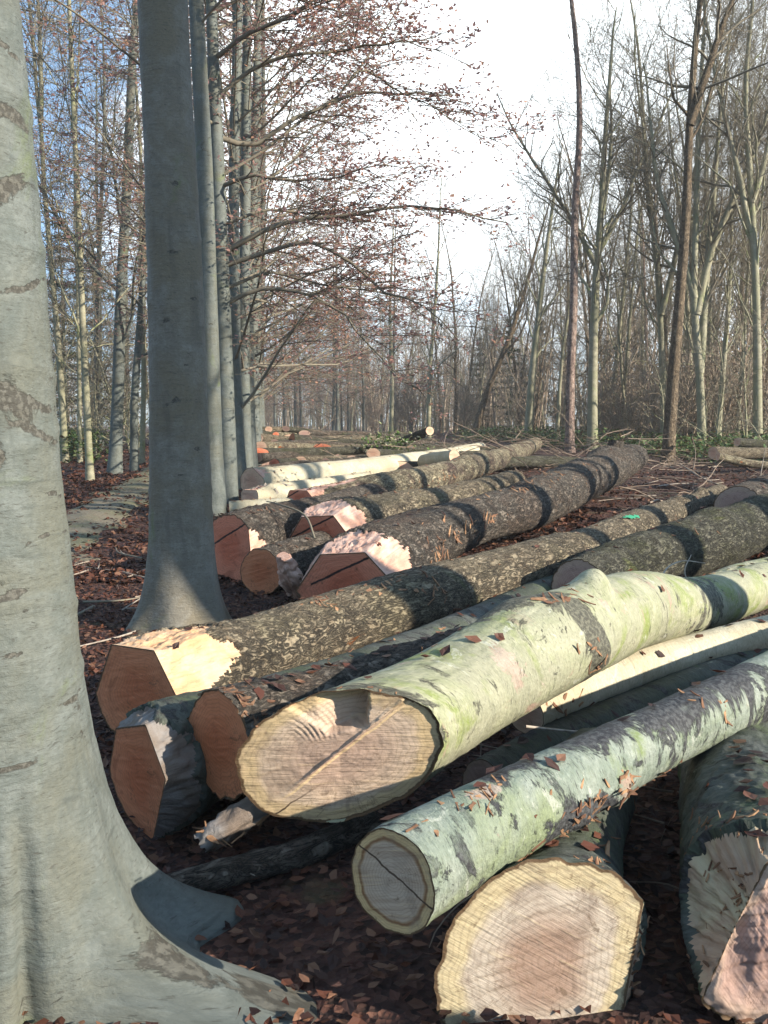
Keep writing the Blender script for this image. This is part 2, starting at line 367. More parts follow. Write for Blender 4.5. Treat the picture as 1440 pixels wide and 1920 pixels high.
M = {}
M['beech'] = smooth_bark('beech_bark', (0.10, 0.113, 0.10), (0.15, 0.163, 0.147), (0.125, 0.126, 0.098), green=(0.13, 0.155, 0.065), green_t=0.55, dark_t=0.61, white_t=0.85, bs=0.6)
M['beech_grey'] = smooth_bark('grey_beech_bark', (0.155, 0.14, 0.11), (0.21, 0.195, 0.16), (0.165, 0.14, 0.095), green=(0.13, 0.15, 0.06), green_t=0.6, dark_t=0.66, white_t=0.85, seed=4.2, bs=0.6)
M['log_green'] = smooth_bark('green_log_bark', (0.275, 0.285, 0.165), (0.40, 0.385, 0.265), (0.31, 0.30, 0.21), green=(0.19, 0.24, 0.04), green_t=0.52, dark_t=0.60, white_t=0.60, seed=1.3, bs=0.7, warm=((0.36, 0.25, 0.19), 0.59))
M['log_blue'] = smooth_bark('grey_log_bark', (0.20, 0.235, 0.185), (0.30, 0.325, 0.27), (0.215, 0.25, 0.135), dark=(0.025, 0.022, 0.027), green=(0.165, 0.215, 0.05), green_t=0.54, dark_t=0.535, white_t=0.6, seed=7.9, bs=0.8, warm=((0.33, 0.20, 0.09), 0.655))
M['log_dark'] = smooth_bark('dark_log_bark', (0.065, 0.072, 0.062), (0.11, 0.115, 0.10), (0.055, 0.065, 0.042), dark=(0.025, 0.022, 0.022), green=(0.11, 0.15, 0.05), green_t=0.55, dark_t=0.55, white_t=0.64, seed=3.3, bs=0.8)
M['log_pale'] = smooth_bark('pale_log_bark', (0.46, 0.42, 0.30), (0.55, 0.49, 0.36), (0.42, 0.36, 0.24), green=(0.35, 0.33, 0.14), green_t=0.62, dark_t=0.68, white_t=0.6, seed=5.1, bs=0.5)
M['bark_brown'] = rough_bark('brown_flaky_bark', (0.17, 0.13, 0.085), (0.30, 0.245, 0.165), (0.23, 0.19, 0.12), seed=0.4, moss=((0.17, 0.17, 0.08), 0.62))
M['bark_dark'] = rough_bark('dark_flaky_bark', (0.085, 0.066, 0.05), (0.20, 0.17, 0.135), (0.125, 0.09, 0.066), seed=2.4, torn_t=0.72)
M['bark_mottle'] = rough_bark('mottled_bark', (0.24, 0.19, 0.12), (0.40, 0.35, 0.23), (0.12, 0.08, 0.065), seed=6.4, torn=(0.55, 0.17, 0.045), torn_t=0.66, lo=0.8)
M['bark_moss'] = rough_bark('mossy_bark', (0.08, 0.075, 0.05), (0.14, 0.13, 0.095), (0.07, 0.07, 0.035), seed=9.4, moss=((0.095, 0.10, 0.035), 0.6), torn_t=0.75)
M['wood_a'] = cut_wood('pale_cut_wood', (0.42, 0.29, 0.215), (0.52, 0.39, 0.28), (0.52, 0.38, 0.21), seed=1.0, saw_ang=0.05, bs=0.7,
                       cracks=((0.62, 0.0, 0.006, (0.62, 0.45, 0.26), (-0.26, -0.2)), (0.55, -0.045, 0.004, (0.06, 0.035, 0.02), (-0.05, -0.28))))
M['wood_b'] = cut_wood('grey_cut_wood', (0.44, 0.35, 0.26), (0.43, 0.33, 0.235), (0.52, 0.38, 0.19), seed=2.0, saw_ang=-0.35, stain=((0.20, 0.10, 0.045), 0.79), edge=0.9,
                       cracks=((-0.42, 0.02, 0.004, (0.07, 0.045, 0.03), (-0.3, -0.29)),))
M['wood_c'] = cut_wood('pinkish_cut_wood', (0.29, 0.19, 0.135), (0.44, 0.365, 0.285), (0.46, 0.37, 0.22), seed=3.0, saw_ang=0.5, edge=0.88, heart_r=(0.25, 0.62), bs=0.6)
M['wood_d'] = cut_wood('reddish_cut_wood', (0.33, 0.20, 0.16), (0.38, 0.25, 0.20), (0.40, 0.28, 0.21), seed=4.0, saw_ang=0.9, bs=0.5)
M['wood_or'] = cut_wood('orange_cut_wood', (0.48, 0.145, 0.06), (0.56, 0.205, 0.095), (0.56, 0.22, 0.105), seed=5.0, saw_ang=0.2, edge=1.02, bs=0.3)
M['wood_red'] = cut_wood('red_brown_cut_wood', (0.50, 0.13, 0.065), (0.58, 0.195, 0.11), (0.58, 0.21, 0.12), seed=6.0, saw_ang=0.3, edge=1.02, bs=0.35, cracks=((0.45, 0.12, 0.012, (0.02, 0.012, 0.01), (-0.3, -0.29)),))
M['wood_pale'] = cut_wood('fresh_cut_wood', (0.58, 0.33, 0.22), (0.64, 0.41, 0.28), (0.66, 0.45, 0.3), seed=7.0, edge=1.0, bs=0.3)
M['hewn_or'] = hewn_wood('orange_hewn_wood', (0.62, 0.44, 0.29), (0.60, 0.36, 0.20), (0.44, 0.23, 0.11))
M['hewn_red'] = hewn_wood('pink_hewn_wood', (0.64, 0.43, 0.34), (0.56, 0.32, 0.23), (0.42, 0.19, 0.12), 3.0)
M['hewn_grey'] = hewn_wood('weathered_hewn_wood', (0.24, 0.22, 0.205), (0.17, 0.13, 0.10), (0.10, 0.08, 0.07), 6.0)
M['hewn_pale'] = hewn_wood('pale_torn_wood', (0.52, 0.42, 0.27), (0.42, 0.28, 0.19), (0.22, 0.13, 0.08), 9.0)
M['torn'] = simple('torn_bark_wood', (0.11, 0.05, 0.03), (0.38, 0.22, 0.115), 40, 'island', c3=(0.09, 0.04, 0.025))
M['torn_dark'] = simple('dark_torn_bark', (0.11, 0.05, 0.03), (0.24, 0.14, 0.08), 40, 'island')
M['twig_bark'] = simple('bare_twig_bark', (0.15, 0.13, 0.095), (0.24, 0.21, 0.15), 3, 'object', c3=(0.13, 0.105, 0.08))
M['wood_trunk'] = smooth_bark('woodland_trunk_bark', (0.24, 0.22, 0.145), (0.35, 0.325, 0.225), (0.25, 0.24, 0.145), green=(0.20, 0.235, 0.085), green_t=0.54, dark_t=0.66, white_t=0.66, seed=11.0, lo=0.6, bs=0.6)
M['oak'] = rough_bark('brown_trunk_bark', (0.17, 0.125, 0.08), (0.29, 0.22, 0.145), (0.20, 0.145, 0.09), seed=12.0, lo=0.7, torn=(0.3, 0.12, 0.06), torn_t=0.74)
M['pine'] = rough_bark('pinkish_pine_bark', (0.34, 0.23, 0.185), (0.50, 0.38, 0.31), (0.30, 0.21, 0.175), seed=14.0, lo=0.6, torn_t=0.8)
M['russet'] = leafy('russet_beech_leaves', [(0.42, 0.24, 0.20), (0.32, 0.18, 0.16), (0.54, 0.30, 0.20), (0.36, 0.21, 0.20), (0.48, 0.27, 0.22)], 0.5)
M['fallen'] = leafy('fallen_leaves', [(0.085, 0.030, 0.018), (0.045, 0.02, 0.015), (0.13, 0.055, 0.032), (0.03, 0.014, 0.011), (0.10, 0.036, 0.02), (0.17, 0.085, 0.05)], 0.1)
M['bramble'] = leafy('bramble_leaves', [(0.07, 0.12, 0.035), (0.11, 0.165, 0.06), (0.05, 0.08, 0.025), (0.17, 0.20, 0.09), (0.12, 0.08, 0.04)], 0.25)
M['needles'] = leafy('conifer_needles', [(0.045, 0.07, 0.035), (0.06, 0.085, 0.04), (0.09, 0.085, 0.04), (0.035, 0.05, 0.028)], 0.15)
M['ivy'] = leafy('ivy_leaves', [(0.09, 0.15, 0.03), (0.06, 0.11, 0.03), (0.28, 0.30, 0.14), (0.45, 0.42, 0.30)], 0.25)
M['dead_twig'] = simple('pale_dead_twig', (0.28, 0.22, 0.17), (0.42, 0.37, 0.31), 20, 'object')
M['brush'] = simple('brushwood_bark', (0.14, 0.10, 0.075), (0.34, 0.26, 0.19), 6, 'island', c3=(0.10, 0.07, 0.055))
M['far'] = simple('distant_wood_bark', (0.25, 0.19, 0.145), (0.42, 0.35, 0.25), 1, 'island', c3=(0.24, 0.17, 0.13))

def ground_mat():
    m, t, b = mat_new('leaf_covered_soil'); v = N(t, 'ShaderNodeTexCoord').outputs['Object']
    vo = N(t, 'ShaderNodeTexVoronoi', feature='F1'); vo.inputs['Scale'].default_value = 38; lk(t, v, vo.inputs['Vector'])
    sp = N(t, 'ShaderNodeSeparateColor'); lk(t, vo.outputs['Color'], sp.inputs[0])
    r = N(t, 'ShaderNodeValToRGB'); e = r.color_ramp.elements
    e[0].color = (0.03, 0.016, 0.013, 1); e[1].color = (0.13, 0.062, 0.042, 1); x = e.new(0.55); x.color = (0.07, 0.03, 0.022, 1)
    lk(t, sp.outputs[0], r.inputs[0])
    col = mix(t, rng_(t, noise(t, v, 0.5, 5), 0.45, 0.65, 0, 0.75), r.outputs[0], (0.035, 0.025, 0.022))
    col = mix(t, rng_(t, noise(t, v, 2.4, 6), 0.58, 0.7, 0, 0.5), col, (0.10, 0.09, 0.045))
    lk(t, col, b.inputs['Base Color']); b.inputs['Roughness'].default_value = 0.95
    bump(t, b, mth(t, 'ADD', vo.outputs['Distance'], noise(t, v, 30, 5)), 0.8, 0.03); return m
def path_mat():
    m, t, b = mat_new('trodden_path_earth'); v = N(t, 'ShaderNodeTexCoord').outputs['Object']
    col = mix(t, rng_(t, noise(t, v, 1.5, 6), 0.4, 0.6), (0.17, 0.145, 0.10), (0.13, 0.125, 0.07))
    col = mix(t, rng_(t, noise(t, v, 16, 5, 0.65), 0.56, 0.64, 0, 0.75), col, (0.14, 0.075, 0.05))
    lk(t, col, b.inputs['Base Color']); bump(t, b, noise(t, v, 12, 6), 0.7, 0.03); return m
M['soil'] = ground_mat(); M['path'] = path_mat()

# ------------------------------------------------------------------ forest floor and path
def build_floor():
    xs = np.concatenate([-np.geomspace(400, 9, 26), np.linspace(-8, 8, 130), np.geomspace(9, 400, 26)])
    ys = np.concatenate([np.linspace(-30, 0, 16)[:-1], np.linspace(0, 24, 190), np.geomspace(24.5, 600, 60)])
    X, Y = np.meshgrid(xs, ys)
    Z = zg(X, Y)
    fine = (Y > 0) & (Y < 25) & (np.abs(X) < 8.5)
    P = np.stack([X * 2.3, Y * 2.3, 0 * X], -1)
    Z = Z + np.where(fine, 0.018 * fbm(P, 3, 3), 0)
    V = np.stack([X, Y, Z], -1).reshape(-1, 3)
    tag(link('forest_floor', mesh('forest_floor', V, grid_faces(len(ys), len(xs), wrap=False), M['soil'])), kind='structure')
    # trodden path beside the row of beeches
    yy = np.linspace(-6, 120, 420); tt = np.linspace(-1, 1, 15)
    V = []
    for y in yy:
        w = 0.58 + 0.10 * sin(y * .9) + .07 * sin(y * 2.3)
        c = -2.42 - 0.128 * y
        for u in tt: V.append((c + u * w * (1 + .25 * sin(y * 3.7 + (2 if u > 0 else 0)) * sin(y * 1.3)) + 0.07 * sin(y * 9 + u * 7), y, 0))
    V = np.array(V); edge = np.tile(np.abs(tt), len(yy))
    V[:, 2] = zg(V[:, 0], V[:, 1]) + 0.035 - 0.05 * edge ** 3 + 0.02 * fbm(V * np.array((3, 1.5, 1)), 8, 3) * (1 - edge ** 2)
    tag(link('path', mesh('path', V, grid_faces(len(yy), len(tt), wrap=False), M['path'])), kind='structure')
build_floor()

# ------------------------------------------------------------------ felled logs
def spline(K, s):
    K = np.asarray(K, float)
    d = np.concatenate([[0], np.cumsum(np.linalg.norm(np.diff(K[:, :3], axis=0), axis=1))])
    m = np.gradient(K, d, axis=0) if len(K) > 2 else np.repeat((K[1:] - K[:1]) / d[1], 2, 0)
    i = np.clip(np.searchsorted(d, s, 'right') - 1, 0, len(K) - 2); h = d[i + 1] - d[i]; t = ((s - d[i]) / h)[:, None]; h = h[:, None]
    return ((2 * t**3 - 3 * t**2 + 1) * K[i] + (t**3 - 2 * t**2 + t) * h * m[i] + (-2 * t**3 + 3 * t**2) * K[i + 1] + (t**3 - t**2) * h * m[i + 1])
def klen(K): return float(np.sum(np.linalg.norm(np.diff(np.asarray(K)[:, :3], axis=0), axis=1)))

LOGN = [0]; TOPS = []
def log(label, K, bark, wood, hewn=None, fn=None, facets=(), rough=0.02, lump=0.05, flare=(0, .3), lobes=(3, 0.0), knots=(), nth=80, ds=0.03,
        face_fn=None, far_face=None, flakes=(), group='felled logs stacked beside the path', stubs=(), cat='log', name='felled_log', oval=(0.0, 0.0), saw=0.0015, torn='torn', end_rag=0.0, darks=(), scrapes=(), hrough=0.0):
    LOGN[0] += 1; seed = LOGN[0] * 17
    rg = np.random.default_rng(seed)
    L = klen(K)
    s = [0.0]
    while s[-1] < L: s.append(s[-1] + ((ds * 0.28 if facets else ds * .5) if s[-1] < 0.8 else ds))
    s = np.array(s[:-1] + [L]); n = len(s)
    CR = spline(K, s); C = CR[:, :3]; R = np.maximum(CR[:, 3], 0.01)
    T = unit(np.gradient(C, s, axis=0)); E1 = unit(np.cross(T, np.array([[0, 0, 1.]]))); E2 = np.cross(E1, T)
    th = np.arange(nth) * 2 * pi / nth
    ct, sn = np.cos(th), np.sin(th)
    pn = np.stack([np.broadcast_to(ct, (n, nth)) * R[:, None], np.broadcast_to(sn, (n, nth)) * R[:, None], np.broadcast_to(s[:, None], (n, nth))], -1)
    rho = R[:, None] * (1 + lump * fbm(pn * np.array((2.2, 2.2, 1.6)) + seed, seed, 2) + oval[0] * np.cos(2 * (th - oval[1]))[None])
    ph = rg.uniform(0, 6.28)
    rho *= 1 + (flare[0] + lobes[1] * np.cos(lobes[0] * th + ph)[None]) * np.exp(-s / flare[1])[:, None]
    rho += rough * (np.abs(fbm(pn * 14 + seed, seed + 5, 3)) - 0.4) * 0.7 + rough * 0.25 * fbm(pn * 45, seed + 9, 2)
    rho += min(.007, .04 * R[0]) * fbm(pn * 22 + 3, seed + 3, 3) * np.exp(-s / .06)[:, None]
    for (ks, kt, amp, wd) in knots:
        dth = (th - kt + pi) % (2 * pi) - pi
        rho += amp * np.exp(-((s[:, None] - ks) / wd) ** 2 - (dth[None] * R[:, None] / wd) ** 2)
    hew = np.zeros((n, nth), bool)
    for (t0, d0, k) in facets:
        cc = np.cos(th - t0); lim = np.where(cc > 0.08, (d0 + k * s[:, None]) / np.maximum(cc, 0.08)[None], 9)
        lim = lim + (0.014 * fbm(pn * 9, seed + 31, 3) + .010 * fbm(pn * 34, seed + 37, 2)) * np.clip(s[:, None] / .06, 0, 1)
        cut = rho > lim; hew |= cut; rho = np.where(cut, lim - 0.011 * np.clip(s[:, None] / .1, 0, 1), rho)
    if hrough: rho = np.where(hew, rho - hrough * np.abs(fbm(pn * np.array((34, 34, 5)) + 9, seed + 51, 4)) * np.clip(s[:, None] / .03, 0, 1), rho)
    P = C[:, None] + rho[..., None] * (E1[:, None] * ct[None, :, None] + E2[:, None] * sn[None, :, None])
    fnv = unit(np.array(fn if fn is not None else -T[0], float))
    ofs = -((P[0] - C[0]) @ fnv) / (T[0] @ fnv)
    Lw = max(0.15, 3.2 * np.abs(ofs).max())
    w = np.clip(1 - s / Lw, 0, 1); w = w * w * (3 - 2 * w) if False else w
    P = P + T[0][None, None] * (ofs[None, :] * w[:, None])[..., None]
    ring0 = P[0].copy()
    if end_rag:
        P[0] += T[0] * (rg.uniform(-1, 1, nth) * end_rag)[:, None]
    base = np.array((C[0][0], C[0][1], float(zg(C[0][0], C[0][1]))))
    if nth > 60 and cat == 'log':
        for _ in range(26):
            i = int(rg.integers(0, n)); tt = pi / 2 + rg.normal(0, .4); j = int(tt / (2 * pi) * nth) % nth
            TOPS.append(np.concatenate([P[i, j] + np.array((0, 0, .008)), E1[i] * cos(tt) + E2[i] * sin(tt)]))
    root = thing(name, label, cat, base, group)
    P0 = P - base; loc = pn.copy()
    Vf = P0.reshape(-1, 3); F = grid_faces(n, nth)
    fm = hew[:-1] & hew[1:] & np.roll(hew, -1, 1)[:-1] & np.roll(hew, -1, 1)[1:]
    fm = fm.reshape(-1)
    def marks(lst):
        a = np.zeros((n, nth))
        for (ms, mt, ws, wt, amp) in lst:
            dth = (th - mt + pi) % (2 * pi) - pi
            a = np.maximum(a, amp * np.exp(-((s[:, None] - ms) / ws) ** 2 - (dth[None] / wt) ** 2))
        return a.reshape(-1)
    dkA, scA = marks(darks), marks(scrapes)
    def sub(F_, nm, mt):
        u, inv = np.unique(F_, return_inverse=True)
        return link(nm, mesh(nm, Vf[u], inv.reshape(F_.shape), mt, {'loc': loc.reshape(-1, 3)[u], 'dk': dkA[u], 'sc': scA[u]}), root)
    sub(F[~fm], 'bark', M[bark])
    if fm.any(): sub(F[fm], 'hewn_face', M[hewn])
    # cut face
    def face(ring, c, nv, e1, e2, mt, nm, fnf):
        q = np.concatenate([np.linspace(1, 0.9, 8), np.linspace(0.885, 0.02, 64 if fnf is not None else 36)])
        V = c[None, None] + (ring - c)[None] * q[:, None, None]
        u = (V - c) @ e1; v = (V - c) @ e2; qq = np.broadcast_to(q[:, None], u.shape)
        d = saw * fbm(np.stack([u * 8 + v * 3, v * 70 - u * 20, 0 * u + seed], -1), seed, 2) * np.minimum(1, (1 - qq) * 12)
        if fnf is not None: d = d + fnf(u, v, qq)
        V = V + nv * d[..., None]
        if fnf is not None or end_rag: V[0] = P[0] if nm == 'cut_face' and ring is ring0 else V[0]
        VV = np.concatenate([(V - base).reshape(-1, 3), (c - base + nv * d[-1].mean())[None]]); LL = np.concatenate([np.stack([u, v, qq], -1).reshape(-1, 3), np.zeros((1, 3))])
        k = (len(q) - 1) * nth; j = np.arange(nth)
        tri = np.stack([k + j, k + (j + 1) % nth, np.full(nth, len(q) * nth)], -1)
        link(nm, mesh(nm, VV, [grid_faces(len(q), nth)[:, ::-1], tri[:, ::-1]], mt, {'loc': LL}), root)
    e1 = unit(E1[0] - fnv * (E1[0] @ fnv)); e2 = np.cross(fnv, e1)
    if e2[2] < 0: e2 = -e2
    face(ring0, C[0], fnv, e1, e2, M[wood], 'cut_face', face_fn)
    face(P[-1][::-1], C[-1], T[-1], -E1[-1], E2[-1], M[far_face or wood], 'cut_face', None)
    # torn bark flakes
    VV, FF, o = [], [], 0
    for (fs, ft, cnt, ss, st, size) in flakes:
        for _ in range(int(cnt * .5) + 1):
            a = min(max(fs + rg.normal(0, ss), 0.02), L - .02); tt = ft + rg.normal(0, st)
            i = int(np.searchsorted(s, a).clip(1, n - 1)); j = int(round(tt / (2 * pi) * nth)) % nth
            nrm_ = E1[i] * cos(tt) + E2[i] * sin(tt); tg = -E1[i] * sin(tt) + E2[i] * cos(tt)
            an = rg.uniform(0, 6.28); ax = T[i] * cos(an) + tg * sin(an); bx = np.cross(nrm_, ax)
            l = size * rg.uniform(.2, .95); wd = size * rg.uniform(.08, .32); p = P0[i, j]
            m5 = 5; tq = np.linspace(0, 1, m5); lift = -0.003 + rg.uniform(.0, .7) ** 2 * l * .7 * tq ** 1.7
            wv = wd * (1 - .7 * tq ** 2) * rg.uniform(.6, 1.2, m5)
            cl = p + ax * (tq * l)[:, None] + nrm_ * lift[:, None]
            thk = nrm_ * 0.004
            ringp = np.stack([cl - bx * wv[:, None] * .5, cl + bx * wv[:, None] * .5, cl + bx * wv[:, None] * .45 + thk, cl - bx * wv[:, None] * .45 + thk], 1)
            VV.append(ringp.reshape(-1, 3)); FF.append(grid_faces(m5, 4, off=o)); FF.append(np.array([[o, o + 3, o + 2, o + 1], [o + 16, o + 17, o + 18, o + 19]])); o += 20
    if VV: link('torn_bark', mesh('torn_bark', np.concatenate(VV), np.concatenate(FF), M[torn], smooth=False), root)['kind'] = 'stuff'
    for (ks, kt, r_, l_, lean) in stubs:
        i = int(np.searchsorted(s, ks).clip(1, n - 1)); nrm_ = E1[i] * cos(kt) + E2[i] * sin(kt)
        d = unit(nrm_ + T[i] * lean); a = C[i] - base + nrm_ * R[i] * .5
        KK = [a + d * t_ * (l_ + R[i] * .5) for t_ in np.linspace(0, 1, 7)]
        tb = Tubes(); tb.add(np.array(KK), np.array([r_ * f for f in (2.0, 1.7, 1.35, 1.15, 1.05, 1.0, 1.0)]), 22); V, F2, l2 = tb.sweep()
        st_ = link('branch_stub', mesh('branch_stub', V + 0.01 * fbm(V * 14, seed, 2)[:, None], F2, M[bark], {'loc': l2}), root)
        k = len(V); ringv = V[-22:]; cv = ringv.mean(0)
        q = np.linspace(1, 0.03, 8); Vd = cv + (ringv - cv)[None] * q[:, None, None]; cE = unit(ringv[0] - cv); cF = np.cross(d, cE)
        l3 = np.stack([(Vd - cv) @ cE, (Vd - cv) @ cF, np.broadcast_to(q[:, None], Vd.shape[:2])], -1)
        link('cut_face', mesh('cut_face', Vd.reshape(-1, 3) + d * .002, grid_faces(8, 22), M['wood_pale'], {'loc': l3.reshape(-1, 3)}), st_)
    return root, C, R
def pt(px, py, h, r): p = at(px, py, h); return (p[0], p[1], p[2], r)
def pY(px, py, Y, r): p = atY(px, py, Y); return (p[0], p[1], p[2], r)
def ext(K, L, up=0.0, r=None):
    """carry a log on in its own direction for L more metres"""
    a, b = np.array(K[-2][:3]), np.array(K[-1][:3]); d = unit(b - a); d[2] = up; e = b + unit(d) * L
    return K + [(e[0], e[1], e[2], r or K[-1][3])]

# A: the big green log on top of the heap, with the felling notch in its face
def face_a(u, v, q):
    # sunk felling notch, upper right of the pith: slopes in from the left, ends at a steep wall on the right
    wob = .006 * fbm(np.stack([u * 30, v * 30, 0 * u], -1), 5, 2)
    lower = np.where(u < -.026, .072 - .8 * (u + .026), .072 + .24 * (u + .026)) + wob
    inn = np.clip((v - lower) / .018, 0, 1) * np.clip((.108 + wob - u) / .008, 0, 1) * (q < .985)
    d = -inn * (.018 + .085 * np.clip((u + .06) / .16, 0, 1))
    saw_ = .0022 * np.sin(np.hypot(u + .20, v - .02) * 380) * np.clip((v - .05 - .2 * abs(u + .07)) / .03, 0, 1) * np.clip((.02 - u) / .03, 0, 1) * np.clip((u + .16) / .03, 0, 1)
    crest = v - .74 * u - .018
    lip = .016 * np.exp(-(crest / .005) ** 2) * (u > -.20) * (q < .97) * np.clip((u + .2) / .15, 0, 1)
    step = -.012 * (1 / (1 + np.exp(crest / .004))) * np.clip((u + .1) / .1, 0, 1)
    return d + saw_ + lip + step + .0011 * fbm(np.stack([u * 30, v * 60, 0 * u], -1), 8, 3)
KA = ext([(-.15, 2.92, .405, .21), (.13, 3.16, .475, .195), (.60, 3.62, .585, .205), (.92, 4.05, .585, .20), (1.22, 4.52, .56, .20), (1.86, 5.45, .40, .175), (2.85, 6.75, .30, .17)], 3, 0, .15)
log('thick pale green log with a notched sawn face, on top of the front heap', KA, 'log_green', 'wood_a', fn=(-0.04, -0.99, -0.06), rough=0.005, lump=0.03,
    darks=((1.16, 1.2, .10, 1.0, .75), (1.22, .1, .07, .9, .9), (.95, 1.9, .25, .35, .6), (1.25, -.7, .1, .4, .8), (.02, 2.0, .05, 3, .35), (3.1, .6, .3, 2, .5)), scrapes=((.62, .55, .10, .6, .8), (.35, 1.7, .04, .3, .6), (1.42, .75, .05, .2, .9), (.80, -.2, .12, .4, .5)),
    flare=(0.10, .35), lobes=(2, .05), knots=((1.12, 1.2, .012, .07), (1.52, 1.35, .085, .075), (1.02, 2.0, .02, .12), (1.28, -.2, .03, .08), (1.9, .5, .012, .05)), nth=220, ds=.025, face_fn=face_a,
    flakes=((1.18, .0, 26, .05, .35, .07), (1.12, 1.3, 22, .05, .3, .09), (1.36, 1.25, 8, .04, .15, .06), (0.01, 2.2, 60, .012, .7, .035), (.01, 4.2, 40, .012, .8, .03), (0.55, 1.7, 6, .1, .3, .04)), saw=.0015)
# B: the slim log below it, grey and silvery
KB = ext([(.018, 2.09, .405, .133), (.22, 2.26, .44, .122), (.50, 2.50, .47, .112), (.92, 2.88, .495, .106), (1.42, 3.30, .53, .114), (2.1, 4.0, .54, .11)], 2.5, 0, .10)
log('slim silvery log with grey round cut end and torn patches, lying across two lower logs', KB, 'log_blue', 'wood_b', rough=0.003, lump=0.025, darks=((.45, 1.75, .12, .35, .5), (.85, 1.7, .18, .6, .75), (1.2, 1.5, .22, .8, .8), (1.55, 1.6, .15, .9, .7), (.62, -.3, .1, .4, .5), (1.7, .3, .03, 2, .7)), scrapes=((.3, 1.3, .08, .3, .8), (.62, -.25, .1, .3, .8), (.8, -.1, .06, .3, .8), (.25, .35, .1, .2, .5)), nth=96, ds=.02, oval=(.05, 1.2),
    knots=((.62, -.5, .02, .06), (.78, -.3, .03, .05), (1.3, .8, .02, .08)), fn=(-.62, -.78, -.05),
    flakes=((.28, 1.3, 46, .05, .22, .04), (.62, -.25, 46, .05, .22, .05), (.78, -.05, 40, .04, .22, .055), (.42, -.75, 14, .05, .2, .06), (.06, 1.25, 5, .02, .15, .05), (.50, .2, 8, .06, .2, .04), (1.35, .6, 18, .06, .3, .05), (1.0, -1.0, 20, .12, .2, .06)))
# C and D: the two butts at the bottom of the frame
KC = ext([(.41, 2.16, .15, .245), (.455, 2.30, .17, .195), (.55, 2.62, .205, .168), (.76, 3.2, .19, .16)], .2, 0, .15)
log('wide log end with pink heartwood and yellow rim, under the slim silvery log', KC, 'log_dark', 'wood_c', 'hewn_pale', fn=(0.12, -.98, .10), hrough=.02, rough=.006, lump=.06, flare=(.06, .15), lobes=(3, .03), nth=170, ds=.025,
    facets=((-.15, .205, .5),), flakes=((.05, .9, 40, .03, .5, .035), (.55, 1.0, 16, .2, .4, .06), (.02, -.2, 40, .02, .3, .04)), saw=.003)
KD = ext([(.96, 2.10, .28, .252), (1.02, 2.28, .27, .235), (1.14, 2.66, .25, .225), (1.30, 3.2, .235, .215)], .6, 0, .2)
log('broad dark log at bottom right, pale torn wood beside its reddish face', KD, 'log_dark', 'wood_d', 'hewn_pale', fn=(.05, -.99, .05), rough=.014, lump=.07, nth=190, ds=.02,
    facets=((2.75, .095, .75), (2.05, .165, .8)), hrough=.03, face_fn=lambda u, v, q: .017 * fbm(np.stack([u * 10, v * 5, 0 * u], -1), 77, 5) * np.minimum(1, (1 - q) * 8), flakes=((.18, 2.5, 50, .10, .5, .05), (.03, 2.4, 60, .02, .5, .04), (.16, 1.8, 30, .05, .3, .05)), saw=.005, end_rag=.012)
# E: pale log half hidden below A;  dark logs in the gap
KE = ext([pt(985, 1338, .24, .095), pt(1070, 1298, .24, .105), pt(1180, 1255, .25, .105), pt(1310, 1222, .25, .105), pt(1440, 1188, .26, .105)], 3, 0, .1)
log('pale peeled log tucked right underneath the thick green log', KE, 'log_pale', 'wood_pale', rough=.004, lump=.04, ds=.03, flakes=((.15, .2, 24, .1, .4, .07), (.6, -1.0, 14, .2, .3, .05)))
KH = ext([pt(905, 1470, .10, .10), pt(1060, 1390, .10, .105), pt(1240, 1310, .11, .10), pt(1440, 1235, .12, .10)], 2, 0, .1)
log('dark shaded log deep in the gap behind the slim silvery log', KH, 'log_dark', 'wood_d', rough=.008, lump=.05)
KH2 = [(1.02, 3.52, .22, .05), (1.09, 3.60, .225, .055), (1.26, 3.74, .21, .05)]
log('short dark log with a pale end, wedged under the pale peeled log', KH2, 'log_dark', 'wood_c', rough=.006, flakes=((.03, 1.3, 14, .03, .4, .04),))
# F: long log with orange hewn butt
KF = [pt(262, 1292, .31, .315), pt(330, 1268, .29, .265), pt(440, 1238, .25, .225), pt(600, 1183, .24, .228), pt(760, 1132, .235, .238), pt(900, 1092, .235, .235), pt(1010, 1060, .235, .235), pt(1100, 1034, .235, .235), pt(1200, 988, .235, .215), pt(1290, 950, .2, .16), pt(1350, 922, .17, .125)]
log('long brown log with orange hewn butt and a branch scar', KF, 'bark_brown', 'wood_or', 'hewn_or', rough=.012, lump=.035, nth=200, ds=.035, fn=(-.60, -.80, -.04), oval=(.06, 0.1),
    facets=((pi / 2 + .05, .19, .06), (.62, .205, .10), (2.65, .25, .2)), flakes=((1.55, 1.35, 34, .06, .25, .09), (2.1, 1.25, 36, .16, .14, .10), (2.5, .4, 16, .10, .2, .10), (2.3, .9, 14, .3, .4, .09), (.75, 1.9, 12, .3, .4, .06)),
    stubs=((6.6, .35, .065, .03, -.35),), knots=((6.6, .35, .05, .2), (8.6, 1.2, .05, .12), (9.3, 1.0, .04, .12), (10.4, 1.4, .06, .1), (4.6, 1.0, .02, .2)))
